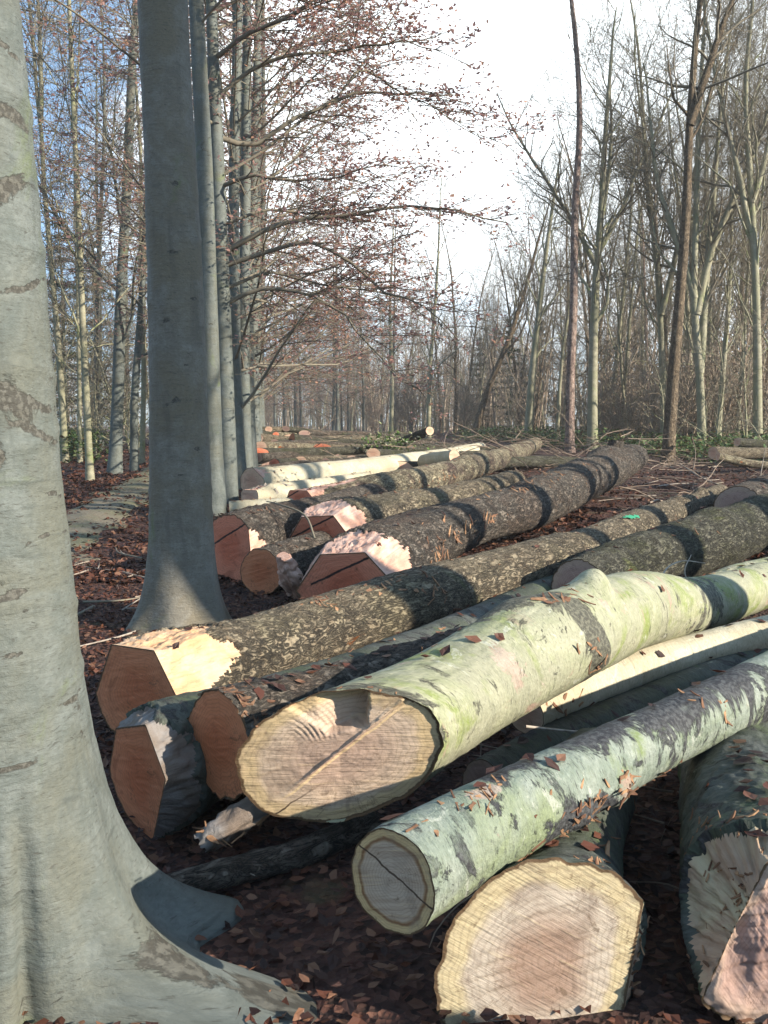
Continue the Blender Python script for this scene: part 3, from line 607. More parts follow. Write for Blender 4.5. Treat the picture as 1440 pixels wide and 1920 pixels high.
# green paint stripe is part of F
def paint():
    C = spline(KF, np.array([6.05])); T = unit(spline(KF, np.array([6.2]))[0, :3] - C[0, :3]); e1 = unit(np.cross(T, (0, 0, 1))); e2 = np.cross(e1, T)
    V = []; n = 14; m = 6; base = np.array((KF[0][0], KF[0][1], float(zg(KF[0][0], KF[0][1]))))
    for i in range(n):
        u = i / (n - 1); cc = spline(KF, np.array([6.05 + .42 * u]))[0]
        for j in range(m):
            w = (j / (m - 1) - .5) * .028 * (1 + .5 * sin(i * 2.1) + .3 * sin(i * 5.3)) * sin(pi * min(1, max(.03, u))) ** .6
            t = 1.22 + w / .235 * 2 - .30 * u
            V.append(cc[:3] + (cc[3] + .014) * (e1 * cos(t) + e2 * sin(t)) - base)
    me_, t_, b_ = mat_new('green_spray_paint'); b_.inputs['Base Color'].default_value = (.035, .24, .13, 1)
    r = [o for o in bpy.data.objects if o.get('label', '').startswith('long brown log')][0]
    link('paint_mark', mesh('paint_mark', V, grid_faces(n, m, wrap=False), me_), r)
paint()
# G and K: between F and A, in shade
KG = ext([pt(262, 1455, .23, .255), pt(330, 1420, .225, .235), pt(450, 1368, .205, .20), pt(600, 1310, .19, .175), pt(760, 1245, .18, .165)], 2.5, 0, .16)
log('shaded log with a weathered grey chamfered butt, partly behind the front beech', KG, 'log_dark', 'wood_or', 'hewn_grey', fn=(-.75, -.66, -.1), hrough=.010, rough=.006, nth=180,
    facets=((1.9, .185, .30), (.55, .19, .28), (-.45, .15, .55), (2.7, .2, .3)), flakes=((.8, 1.3, 26, .3, .5, .06), (1.6, 1.2, 30, .4, .5, .07)))
KK_ = [(-.585, 3.13, .37, .185), (-.42, 3.38, .36, .17), (-.1, 3.85, .34, .155), (.6, 4.9, .3, .14)]
log('brown faced log with a splintered top, squeezed behind the notched face', KK_, 'bark_dark', 'wood_or', fn=(-.70, -.71, 0), rough=.02, lump=.08, flakes=((.03, 1.6, 60, .03, .35, .06), (.05, .2, 40, .03, .5, .05), (.1, 1.2, 24, .06, .4, .07)), torn='torn_dark', end_rag=.01)
# thin dark pole and the broken chunk in the hollow
log('thin dark pole lying on the leaves in the hollow', [pt(285, 1672, .04, .04), pt(400, 1642, .05, .045), pt(560, 1600, .05, .045), pt(700, 1540, .05, .04)], 'bark_dark', 'wood_d', rough=.008, lump=.12, nth=40, group='loose wood in the hollow', name='thin_pole', cat='pole')
KX = [pY(380, 1582, 2.95, .045), pY(420, 1552, 2.98, .062), pY(465, 1522, 3.03, .065), pY(530, 1490, 3.1, .055)]
log('split grey chunk with a ragged end, jammed below the notched log', KX, 'hewn_grey', 'hewn_grey', rough=.03, lump=.12, nth=56, end_rag=.012, oval=(.25, .6), group='loose wood in the hollow', name='split_chunk', cat='wood chunk', flakes=((.03, 1.0, 30, .03, 1.6, .06), (.2, -.8, 14, .06, .3, .08)), torn='torn')
# middle heap
R_ = 'wood_red'
KL4 = [pt(652, 1098, .28, .39), pt(700, 1066, .31, .36), pt(770, 1022, .32, .33), pY(862, 985, 8.9, .275), pY(983, 950, 10.7, .32), pY(1090, 900, 13.2, .335), pY(1150, 874, 15.4, .33), pY(1185, 858, 16.6, .27)]
log('stout dark flaky log with a cracked red hewn butt in the middle heap', KL4, 'bark_dark', R_, 'hewn_red', rough=.022, lump=.06, nth=180, ds=.05, fn=(-.48, -.87, 0), oval=(.12, .1),
    facets=((pi / 2 + .12, .235, .22), (.85, .285, .30), (2.5, .31, .25)), flakes=((2.2, .15, 60, .45, .14, .14), (1.4, .05, 40, .3, .2, .14), (.9, .9, 10, .2, .4, .1), (4.5, 1.2, 120, .8, .5, .11), (6.5, 1.0, 40, .5, .5, .10)), torn='torn',
    stubs=((9.9, 1.5, .13, .10, .2),), knots=((9.3, 1.4, .08, .4), (5.2, .8, .05, .3), (7.9, .6, .07, .3)))
KL3 = [pt(598, 1008, .33, .38), pt(690, 976, .33, .31), pt(790, 952, .31, .26), pt(880, 930, .3, .24), pt(960, 905, .3, .22)]
log('log with red brown butt and pink top facet, just behind the stout dark one', KL3, 'bark_brown', R_, 'hewn_red', rough=.018, nth=170, ds=.05, fn=(-.5, -.86, 0), oval=(.12, .1),
    facets=((pi / 2 + .1, .205, .24), (.75, .27, .32), (2.55, .27, .3)), flakes=((2.0, 1.0, 16, .4, .4, .1),))
KL1 = [pt(432, 1028, .30, .31), pt(500, 1000, .30, .29), pt(580, 978, .29, .26), pt(700, 940, .28, .24)]
log('dark barked log with a deep red sawn face, beside the shaded beech trunk', KL1, 'bark_dark', R_, 'hewn_red', rough=.02, nth=90, ds=.05, fn=(-.66, -.75, 0), facets=((.1, .24, .3),), flakes=((.6, 1.3, 20, .3, .4, .09),), torn='torn_dark')
KL2 = [pt(488, 1073, .20, .205), pt(545, 1052, .20, .20), pt(620, 1025, .2, .19), pt(720, 990, .2, .18)]
log('small low log with a plain brown face, between two hewn butts', KL2, 'bark_dark', 'wood_or', rough=.014, nth=80, ds=.05, fn=(-.45, -.89, 0))
KSP = [pt(556, 1118, .03, .07), pt(548, 1085, .22, .085), pt(535, 1042, .42, .05)]
log('upright slab of splintered wood leaning between the red butts', KSP, 'hewn_red', 'hewn_red', rough=.05, lump=.15, nth=40, ds=.02, oval=(.35, .4), end_rag=.03, group='loose wood in the hollow', name='splintered_slab', cat='wood chunk', flakes=((.15, 3.3, 70, .13, .5, .08),), torn='torn')
KL5 = [pt(565, 935, .22, .20), pt(640, 928, .24, .215), pt(720, 915, .26, .24), pt(800, 900, .27, .25), pt(880, 878, .28, .25), pt(950, 855, .33, .23), pt(1005, 832, .4, .2)]
log('mottled log with orange torn patches and a bulging far end', KL5, 'bark_mottle', R_, 'hewn_red', rough=.014, lump=.08, nth=90, ds=.06, fn=(-.5, -.86, 0), facets=((pi / 2, .12, .1), (.7, .14, .2)),
    knots=((4.2, .6, .06, .25), (5.6, 1.0, .08, .3), (6.9, .9, .08, .3)), flakes=((3.6, .1, 30, .3, .2, .12), (2.4, -.1, 20, .3, .2, .1)))
KL6 = [pt(473, 905, .26, .25), pt(560, 897, .26, .25), pt(650, 886, .27, .24), pt(740, 873, .27, .235), pt(830, 858, .27, .22), pt(900, 842, .28, .2)]
log('long pale peeled log with a pinkish face, sunlit behind the mottled log', KL6, 'log_pale', 'wood_pale', 'hewn_red', rough=.006, lump=.04, nth=80, ds=.08, fn=(-.5, -.86, 0), facets=((.9, .2, .25),))
KL7 = [pt(468, 931, .17, .165), pt(560, 920, .18, .17), pt(690, 900, .18, .15)]
log('short pale log end with a white torn flap, in front of the long peeled log', KL7, 'log_pale', 'wood_pale', 'hewn_red', rough=.006, nth=70, ds=.06, fn=(-.5, -.86, 0), facets=((pi / 2, .1, .15),), flakes=((.5, 1.3, 10, .12, .3, .2), (.3, .8, 6, .1, .3, .15)), torn='dead_twig')
KL8 = [pt(430, 953, .1, .1), pt(560, 945, .12, .11), pt(660, 930, .12, .1)]
log('thin half buried log with orange torn bark, below the white torn flap', KL8, 'log_pale', 'wood_pale', rough=.01, nth=40, ds=.06, flakes=((.3, 1.3, 26, .25, .4, .1),))
# right middle: dark logs behind A
KM = ext([pt(1085, 1105, .22, .22), pt(1160, 1072, .24, .25), pt(1250, 1040, .26, .27), pt(1350, 1008, .28, .28), pt(1440, 978, .3, .28)], 4, 0, .26)
log('thick mossy dark log in shade behind the thick green log', KM, 'bark_moss', 'wood_d', rough=.016, lump=.07, ds=.05, nth=90, knots=((1.2, .9, .05, .2), (2.6, 1.2, .07, .25), (4.0, 1.0, .05, .2)), flakes=((1.5, 1.2, 20, .6, .4, .08),), torn='torn_dark')
KN = ext([pt(1335, 1108, .28, .12), pt(1385, 1092, .29, .135), pt(1440, 1080, .29, .14)], 3, 0, .13)
log('pale rounded log end peeping over the far half of the green log', KN, 'log_green', 'wood_pale', rough=.004, ds=.03, flakes=((.1, 1.0, 16, .06, .5, .05),))
KM2 = ext([pt(1385, 958, .3, .3), pt(1440, 935, .33, .31)], 5, .0, .28)
log('dark blue shaded log rising at the right edge above the mossy one', KM2, 'bark_dark', 'wood_d', rough=.014, ds=.06)

for (x, y, z, r, lab) in ((2.0, .9, .24, .24, 'low unseen dark log added beyond the right edge to shade the ground'), (2.35, .75, .64, .2, 'upper unseen dark log added beyond the right edge to shade the ground')):  # unseen logs added off frame to cast shade over the near ground
    log(lab, [(x, y, z, r), (x + 1.2, y + 1.6, z, r), (x + 2.6, y + 3.4, z + .05, r * .9)], 'log_dark', 'wood_d', nth=48, ds=.1)
for (x, y, z, r, lab) in ((2.6, .98, .26, .26, 'lowest log of an unseen stack added behind the right edge for shade'), (3.05, .70, .28, .26, 'second log of an unseen stack added behind the right edge for shade'), (2.75, .84, .72, .24, 'middle log of an unseen stack added behind the right edge for shade'), (2.8, .80, 1.14, .2, 'top log of an unseen stack added behind the right edge for shade')):  # invented off-frame stack that keeps the sun off the bottom leaves
    log(lab, [(x, y, z, r), (x + 1.1, y - 1.8, z, r), (x + 2.2, y - 3.6, z, r * .9)], 'log_dark', 'wood_d', nth=40, ds=.12)
# far heap of thinner poles
rgp = np.random.default_rng(5)
def pole(label, K, mt, wood='wood_pale', grp='poles in the far heap', **kw):
    return log(label, K, mt, wood, rough=.008, lump=.06, nth=kw.pop('nth', 22), ds=.12, group=grp, **kw)
dirp = np.array((.60, .80, 0))
def run(px, py, h, r0, r1, L, bend=0.0, dz=0.0):
    a = at(px, py, h); K = []
    for i, u in enumerate(np.linspace(0, 1, 5)):
        q = a + dirp * L * u + np.array((.8, -.6, 0)) * bend * sin(pi * u)
        q[2] = float(zg(q[0], q[1])) + h + dz * u
        K.append((q[0], q[1], q[2], r0 + (r1 - r0) * u))
    return K
POLE = 'thin greenish pole lying in the far heap of small logs'
def heap_row(px, Y, h, r, L, ang, bend, mt, wd):
    a = atY(px, 800, Y); K = []
    for u in np.linspace(0, 1, 6):
        x = a[0] + sin(ang) * L * u - cos(ang) * bend * sin(pi * u); y = Y + cos(ang) * L * u + sin(ang) * bend * sin(pi * u)
        K.append((x, y, float(zg(x, y)) + h * (1 - .35 * u) + .05 * sin(u * 5 + px), r * (1 - .35 * u)))
    pole(POLE, K, mt, wd, fn=(rgp.uniform(-.3, .25), -.95, rgp.uniform(-.1, .15)))
BK = ['bark_moss', 'bark_brown', 'bark_moss', 'bark_dark', 'bark_moss', 'bark_mottle', 'bark_dark']
for j in range(8):
    Y0 = 17.6 + 1.15 * j; h0 = .13 + .115 * j
    for k in range(7 if j else 3):
        px = 478 + k * (50 - 3 * j) + rgp.uniform(-12, 14); q = rgp.uniform(-.5, .5)
        heap_row(px, Y0 + q + k * .25, max(.1, h0 - .06 * k + rgp.uniform(-.06, .06)), rgp.uniform(.09, .17) - .006 * j, rgp.uniform(4.5, 8) - .4 * k, rgp.uniform(.62, .98), rgp.uniform(-.4, .4), BK[(j * 3 + k) % 7], ('wood_pale', 'wood_d', 'wood_d', R_)[(j + k) % 4])
        if j > 1 and k < 5: heap_row(px + 20, Y0 + q + .3, max(.1, h0 * .45), .12, 5, rgp.uniform(.6, .9), .1, BK[(j + k) % 7], 'wood_d')
for (px, Y, h, r, L) in ((745, 18.5, .25, .17, 4.5), (840, 20, .16, .13, 4), (905, 22, .14, .12, 5), (700, 21.5, .4, .13, 4), (770, 24, .4, .1, 4)):
    heap_row(px, Y, h, r, L, .9, .1, 'bark_moss', 'wood_pale')
pole('curved mossy log with a thick brown butt, on top of the far heap', [pY(545, 832, 23.5, .30), pY(580, 840, 23.7, .26), pY(630, 853, 24.2, .2), pY(700, 866, 25, .13)], 'bark_moss', 'wood_or', nth=40)
pole('pole sticking up out of the far heap with a pale sawn tip', [pY(806, 808, 23.5, .115), pY(780, 818, 24.2, .125), pY(745, 834, 25.2, .13)], 'bark_moss', 'wood_pale', fn=(.35, -.93, .1))
pole('short pale barkless length at the end of the long peeled log', [pY(852, 856, 17.6, .13), pY(825, 860, 18, .14), pY(795, 866, 18.6, .15)], 'log_pale', 'wood_pale', fn=(.6, -.8, .1))
pole('upper dark pole of the small pile at the right edge', [pY(1382, 829, 21.5, .11), pY(1440, 834, 22, .11), pY(1520, 838, 23, .1)], 'bark_moss', grp='small pile at the right edge')
pole('middle pale brown pole of the small pile at the right edge', [pY(1337, 849, 19.5, .13), pY(1440, 850, 20.5, .13), pY(1530, 850, 21.5, .12)], 'bark_brown', grp='small pile at the right edge')
pole('lowest tan branch jutting from the small pile at the right edge', [pY(1346, 856, 18.5, .09), pY(1400, 868, 18.6, .08), pY(1470, 875, 18.8, .07)], 'bark_mottle', grp='small pile at the right edge')

# ------------------------------------------------------------------ trees
GA = 2.399963
def wander(rg, p, d, L, n, wob, up):
    st = L / (n - 1); P = [np.array(p, float)]; d = np.array(d, float)
    for _ in range(n - 1):
        d = d + rg.normal(0, wob, 3); d[2] += up; d = d / np.linalg.norm(d); P.append(P[-1] + d * st)
    return np.array(P)
def side(d, rg, az, ang):
    a = np.cross(d, (0, 0, 1.0) if abs(d[2]) < .95 else (1.0, 0, 0)); a = a / np.linalg.norm(a); b = np.cross(a, d)
    return unit(d * cos(ang) + (a * cos(az) + b * sin(az)) * sin(ang))
def branch_out(rg, tb, P, R, cfg, lv, tips, az_bias=None):
    """cfg[lv]: n, t0, t1, ang, ang_sd, len, len_sd, rratio, rmin, npts, wob, up, sides"""
    if lv >= len(cfg): return
    c = cfg[lv]; az0 = rg.uniform(0, 6.28)
    for k in range(c['n']):
        t = c['t0'] + (c['t1'] - c['t0']) * ((k + rg.uniform(0, 1)) / c['n']); f = t * (len(P) - 1); i = min(int(f), len(P) - 2); u = f - i
        p = P[i] * (1 - u) + P[i + 1] * u; r = R[i] * (1 - u) + R[i + 1] * u; d = unit(P[i + 1] - P[i])
        az = az0 + GA * k + rg.normal(0, .3)
        if az_bias and lv == 0 and rg.random() < az_bias[1]: az = az_bias[0] + rg.normal(0, .7)
        dd = side(d, rg, az, max(.15, rg.normal(c['ang'], c['asd'])))
        if 'flat' in c: dd[2] *= c['flat']; dd = unit(dd)
        L = c['len'] * (1 - c.get('tap', .5) * t) * rg.uniform(.65, 1.25)
        n = c['npts']; Q = wander(rg, p, dd, L, n, c['wob'], c['up'])
        r0 = max(c['rmin'], r * c['rr'] * rg.uniform(.7, 1.1)); rad = np.linspace(r0, max(c['rmin'] * .45, r0 * .25), n)
        tb[c.get('slot', 1)].add(Q, rad, c['k'])
        if c.get('tip'): tips.append(Q[np.round(np.linspace(0, len(Q) - 1, 3)).astype(int)])
        branch_out(rg, tb, Q, rad, cfg, lv + 1, tips)

BARE = [dict(n=15, t0=.36, t1=1.0, ang=.58, asd=.18, len=6.4, tap=.45, rr=.46, rmin=.016, npts=10, wob=.17, up=.07, k=5, slot=0),
        dict(n=10, t0=.15, t1=1.0, ang=.7, asd=.25, len=2.6, tap=.4, rr=.5, rmin=.008, npts=6, wob=.16, up=.05, k=4),
        dict(n=7, t0=.1, t1=1.0, ang=.7, asd=.25, len=1.2, tap=.35, rr=.5, rmin=.005, npts=4, wob=.2, up=.03, k=3),
        dict(n=3, t0=.2, t1=1.0, ang=.7, asd=.3, len=.5, tap=.3, rr=.6, rmin=.0035, npts=3, wob=.2, up=.02, k=3)]
THIN = [dict(n=13, t0=.38, t1=1.0, ang=.5, asd=.18, len=4.0, tap=.5, rr=.5, rmin=.015, npts=7, wob=.12, up=.05, k=4, slot=0),
        dict(n=8, t0=.15, t1=1.0, ang=.65, asd=.2, len=1.6, tap=.4, rr=.5, rmin=.006, npts=5, wob=.16, up=.04, k=3),
        dict(n=5, t0=.15, t1=1.0, ang=.7, asd=.25, len=.7, tap=.35, rr=.6, rmin=.004, npts=3, wob=.2, up=.02, k=3)]
SCRUB = [dict(n=16, t0=.08, t1=1.0, ang=.8, asd=.25, len=2.2, tap=.5, rr=.5, rmin=.012, npts=5, wob=.16, up=.03, k=3, slot=0),
        dict(n=7, t0=.15, t1=1.0, ang=.75, asd=.25, len=1.0, tap=.4, rr=.5, rmin=.008, npts=4, wob=.2, up=.02, k=3),
        dict(n=3, t0=.15, t1=1.0, ang=.7, asd=.25, len=.45, tap=.35, rr=.6, rmin=.006, npts=3, wob=.2, up=.02, k=3)]
BEECH = [dict(n=30, t0=.20, t1=.98, ang=1.05, asd=.15, len=5.2, tap=.35, rr=.26, rmin=.018, npts=9, wob=.11, up=.012, k=5),
         dict(n=10, t0=.18, t1=1.0, ang=.75, asd=.2, len=2.0, tap=.45, rr=.5, rmin=.009, npts=6, wob=.12, up=-.015, k=3, flat=.35),
         dict(n=6, t0=.15, t1=1.0, ang=.7, asd=.2, len=.8, tap=.4, rr=.6, rmin=.005, npts=3, wob=.15, up=-.01, k=3, flat=.4, tip=1)]

def trunk_pts(H, lean, rg, n=22, wob=.012):
    P = wander(rg, (0, 0, 0), unit(np.array((lean[0], lean[1], 1.0))), H, n, wob, .004); return P
def taper(H, r0, n, flare=.35, p=.8, end=.12):
    t = np.linspace(0, 1, n); return r0 * ((1 - t) ** p * (1 - end) + end) * (1 + flare * np.exp(-t * H / .35))
def densify(P, R, n):
    d = np.concatenate([[0], np.cumsum(np.linalg.norm(np.diff(P, axis=0), axis=1))]); s = d[-1] * np.linspace(0, 1, n) ** 1.6
    K = spline(np.concatenate([P, R[:, None]], 1), s); return K[:, :3], K[:, 3]

def tree_mesh(nm, P, R, cfg, seed, bark, twig, leaves=0, lsize=.07, k=10, az_bias=None, leafm='russet', extra=None, limbs=()):
    """returns (trunk mesh, crown mesh, foliage mesh or None); trunk holds the stem and limbs, crown the branches and twigs"""
    rg = np.random.default_rng(seed); tb = [Tubes(), Tubes()]; tips = []
    tb[0].add(P, R, k)
    branch_out(rg, tb, P, R, cfg, 0, tips, az_bias)
    for (Q, r) in limbs:
        rad = np.linspace(r, r * .2, len(Q)); tb[1].add(Q, rad, 6); branch_out(rg, tb, Q, rad, cfg, 1, tips); branch_out(rg, tb, Q, rad, cfg, 1, tips)
    for (p, d, L, r, wob, up) in (extra or []):
        Q = wander(rg, p, unit(np.array(d, float)), L, 14, wob * 1.4, up); rad = np.linspace(r, r * .2, 14); tb[0].add(Q, rad, 6)
        branch_out(rg, tb, Q, rad, cfg, 1, tips); branch_out(rg, tb, Q, rad, cfg, 1, tips)
    V, F, Lc = tb[0].sweep(); V2, F2, L2 = tb[1].sweep()
    a = mesh(nm + '_trunk', V, F, M[bark], {'loc': Lc}); b = mesh(nm + '_crown', V2, F2, M[twig]) if len(V2) else None; c = None
    if leaves and tips:
        T = np.array(tips); n = len(T); i = rg.integers(0, n, leaves); t = rg.uniform(0, 1, leaves)[:, None]
        j = np.minimum((t * (T.shape[1] - 1)).astype(int), T.shape[1] - 2)[:, 0]; u = (t[:, 0] * (T.shape[1] - 1) - j)[:, None]
        C = T[i, j] * (1 - u) + T[i, j + 1] * u + rg.normal(0, .05, (leaves, 3)) * np.array((1, 1, .6))
        V3, F3 = leaf_mesh(C, lsize, rg, .45, .6); c = mesh(nm + '_foliage', V3, F3, M[leafm], smooth=False)
    return a, b, c
def tree_thing(nm, ms, label, cat, loc, group=None, rz=0, s=1.0):
    t = thing(nm, label, cat, loc, group); t.rotation_euler = (0, 0, rz); t.scale = (s, s, s)
    for part, me in zip(('trunk', 'crown', 'foliage'), ms):
        if me: link(part, me, t)
    return t
def from_px(pts, Y, r0, H, lean_on=.0, n=30, flare=.35, seed=0, r_px=None):
    """stem through picture points at distance Y, carried on to height H; returned relative to its base"""
    p0 = at(*pts[0], 0.0) if Y is None else atY(*pts[0], Y); Y = p0[1]
    W = [p0] + [atY(x, y, Y) for x, y in pts[1:]]
    W = np.array(W); g = float(zg(W[0][0], Y)); W[0][2] = min(W[0][2], g) if abs(W[0][2] - g) < .4 else W[0][2]
    W[0][2] = g
    rg = np.random.default_rng(seed)
    while W[-1][2] - g < H:
        d = unit(W[-1] - W[-2]); d = unit(d + rg.normal(0, .05, 3) + np.array((0, rg.normal(0, .05), .08))); W = np.concatenate([W, [W[-1] + d * min(2.5, max(.5, H - (W[-1][2] - g)))]])
    W[1:, 1] += rg.normal(0, .05, len(W) - 1)
    hh = (W[:, 2] - g) / max(H, W[-1][2] - g)
    R = r0 * ((1 - hh) ** .8 * .88 + .1)
    P, R = densify(W, R, n); s = P[:, 2] - P[0, 2]; R = R * (1 + flare * np.exp(-s / .35))
    return P - P[0], R, np.array((P[0][0], P[0][1], g - .03))

# --- the two near beeches: smooth trunks with root flare
def beech_trunk(nm, label, loc, prof, lean, H, roots, bark, seed, nth=120, dz=.035, creases=(), marks=()):
    """prof: (height, radius) pairs; roots: (azimuth, reach, width, height)"""
    rg = np.random.default_rng(seed); z = np.concatenate([np.arange(-.25, 3.2, dz), np.linspace(3.25, H, 60)]); n = len(z)
    pz, pr = np.array(prof).T; R = np.interp(z, pz, pr)
    k = np.ones(9) / 9; Rp = np.concatenate([np.full(4, R[0]), R, np.full(4, R[-1])]); R = np.convolve(Rp, k, 'valid')
    th = np.arange(nth) * 2 * pi / nth; TH, Z = np.meshgrid(th, z)
    rho = np.repeat(R[:, None], nth, 1)
    pn = np.stack([np.cos(TH) * .3, np.sin(TH) * .3, Z * .6], -1)
    rho *= 1 + .035 * fbm(pn * 3, seed, 3)
    for (az, reach, wd, hh, p) in roots:
        d = (TH - az + pi) % (2 * pi) - pi
        rho += reach * np.exp(-(d / wd) ** 2) * np.exp(-np.maximum(Z, -.2).clip(0) / hh) ** p
    for (az, dep, wd, z0, z1) in creases:
        d = (TH - az - .05 * np.sin(Z * 4) + pi) % (2 * pi) - pi
        rho -= dep * np.exp(-(d / wd) ** 2) * np.clip((z1 - Z) / .5, 0, 1) * np.clip((Z - z0) / .2 + 1, 0, 1)
    rho += .002 * fbm(pn * np.array((10, 10, 24)), seed + 3, 3)
    for zz in (1.02, 1.46, 1.62, 1.98, 2.3, .8, 2.75, 3.5): # bark collars
        rho += .006 * np.exp(-((Z - zz - .03 * np.sin(TH * 2 + zz * 9)) / .018) ** 2)
    cx = lean[0] * np.maximum(Z, 0) + .02 * np.sin(Z * .9); cy = lean[1] * np.maximum(Z, 0)
    V = np.stack([cx + rho * np.cos(TH), cy + rho * np.sin(TH), Z], -1)
    root = thing(nm, label, 'tree', loc)
    L = np.stack([np.cos(TH) * R[:, None], np.sin(TH) * R[:, None], Z], -1)
    dkm = np.zeros_like(Z)
    for (az, zz, waz, wz, amp) in marks:
        d = (TH - az + pi) % (2 * pi) - pi; dkm = np.maximum(dkm, amp * np.exp(-(d / waz) ** 2 - ((Z - zz - .03 * np.sin(TH * 3 + zz * 7)) / wz) ** 2))
    link('trunk', mesh('trunk', V.reshape(-1, 3), grid_faces(n, nth), M[bark], {'loc': L.reshape(-1, 3), 'dk': dkm.reshape(-1)}), root)
    # crown above the frame
    P = np.stack([lean[0] * np.linspace(H - .1, H + 6, 12), lean[1] * np.linspace(H - .1, H + 6, 12), np.linspace(H - .1, H + 6, 12)], -1)
    ms = tree_mesh(nm, P, np.linspace(pr[-1], .03, 12), [dict(BEECH[0], n=9, len=4.2, t0=.05), BEECH[1]], seed, bark, 'twig_bark')
    link('limbs', ms[0], root); link('crown', ms[1], root)
    return root
beech_trunk('beech_tree', 'big pale smooth beech trunk at the left edge with spreading roots', (-1.10, 2.42, 0.0),
            [(-.3, .42), (0, .375), (.12, .355), (.3, .332), (.6, .292), (.95, .262), (1.5, .235), (2.7, .195), (4, .18), (8.5, .15)], (-.022, .0), 8.5,
            ((-.28, .55, .26, .075, 1.0), (-.28, .10, .40, .25, 1.0), (-1.5, .06, .35, .16, 1.0), (.45, .35, .3, .15, 1.0), (2.4, .3, .4, .2, 1), (3.9, .3, .4, .2, 1)),
            'beech', 21, dz=.012, marks=tuple((a_, z_, w_, h_, m_) for a_, z_, w_, h_, m_ in ((-.5, 2.08, .5, .05, .5), (-.9, 2.02, .25, .03, .8), (-.4, 1.86, .9, .008, .9), (-.6, 1.57, 1.0, .012, .8), (-.75, 1.535, .4, .03, .7), (-.3, 1.48, .6, .008, .9), (-.95, 1.40, .16, .03, .9), (-.2, 1.30, .3, .006, .8),
             (-.8, 1.10, .2, .01, .9), (-.3, 1.19, .4, .006, .7), (-.6, 2.45, .9, .008, .9), (-.4, 2.25, .5, .02, .6), (-.2, .80, .3, .005, .7), (-.9, .62, .3, .006, .6), (-.30, .10, .10, .05, .6), (-.25, .02, .08, .05, .8), (-.7, .95, .5, .005, .7))), creases=((-.95, .06, .06, -.2, .62), (-1.35, .05, .13, -.2, .75), (-.52, .05, .12, -.2, .42), (-1.75, .03, .16, 0, 1.5)))
b2 = at(342, 1182)
beech_trunk('beech_tree', 'dark shaded beech trunk standing behind the orange hewn butt', (b2[0], b2[1], b2[2]),
            [(-.3, .36), (0, .31), (.15, .275), (.4, .25), (.8, .222), (1.5, .197), (3, .178), (4.5, .166), (9, .13)], (-.006, .0), 9,
            ((-.5, .16, .4, .16, 1), (-1.6, .06, .4, .2, 1), (-2.7, .12, .4, .18, 1), (.6, .1, .4, .2, 1), (2, .1, .5, .2, 1)), 'beech_grey', 33, dz=.03, marks=tuple((a_, z_, w_, .012, .75) for a_, z_, w_ in ((-1.2, 3.1, .3), (-.9, 2.85, .25), (-1.4, 2.6, .4), (-.8, 2.3, .3), (-1.1, 1.9, .2), (-1.5, 1.62, .5), (-.7, 1.3, .2), (-1.2, 1.15, .3), (-1.6, 3.5, .5), (-1.0, 3.9, .4), (-.6, .9, .2), (-1.7, 2.2, .3))))

# --- the row of beeches along the path, with russet leaves still on
rgt = np.random.default_rng(77)
protos = []
for i in range(3):
    H = (19, 17, 20)[i]; P = trunk_pts(H, (.0, .0), np.random.default_rng(100 + i)); R = taper(H, (.135, .12, .145)[i], len(P))
    P, R = densify(P, R, 34)
    protos.append(tree_mesh('row_beech', P, R, BEECH, 200 + i, 'beech', 'twig_bark', 8000, .08, az_bias=(0.0, .25)))
protos.append(tree_mesh('row_beech', *densify(trunk_pts(18, (-.02, 0), np.random.default_rng(109)), taper(18, .15, 22), 34), [dict(BEECH[0], n=14, t0=.5, len=4)] + BEECH[1:], 209, 'beech', 'twig_bark', 5000, .08))
ROW = [((403, 965), 3, .95, -.02, 'tall beech standing close behind the dark shaded trunk'), ((430, 944), 1, .95, -.05, 'slim beech with a pale lit foot, right after the one behind the dark trunk'),
       ((449, 922), 2, .85, -.03, 'beech with a bowed stem beside the sawn face of the long peeled log'), ((462, 905), 0, .95, 0, 'beech in the row, fourth from the dark trunk'),
       ((472, 890), 1, 1.1, 0, 'beech in the row, fifth from the dark trunk'), ((479, 878), 2, 1.0, 0, 'beech in the row, last before the far heap'),
       ((484, 868), 0, 1.05, 0, None), ((487, 858), 1, 1.1, 0, None), ((489, 850), 2, 1.0, 0, None), ((491, 842), 0, 1.1, 0, None)]
LIMBS = [([(404, 255), (470, 262), (540, 215), (610, 180), (655, 155), (720, 148), (810, 140), (870, 138)], .045), ([(650, 158), (672, 128), (740, 150), (860, 205), (940, 240)], .018), ([(402, 110), (480, 80), (560, 60), (640, 0), (700, -60)], .04),
         ([(420, 475), (490, 440), (560, 418), (650, 415), (760, 400), (830, 408), (940, 430)], .045), ([(425, 497), (520, 470), (575, 460), (640, 490), (720, 545), (800, 590), (860, 640)], .04), ([(428, 568), (480, 545), (560, 550), (640, 590), (700, 660), (760, 720)], .035),
         ([(415, 350), (470, 340), (560, 350), (640, 345), (720, 330)], .035), ([(410, 180), (470, 130), (540, 110), (640, 95), (760, 90), (830, 110)], .035), ([(423, 420), (500, 390), (600, 395), (680, 380)], .03), ([(405, 20), (480, -10), (600, 20), (720, 60)], .03),
         ([(426, 540), (500, 510), (600, 530), (700, 540), (780, 560)], .03)]
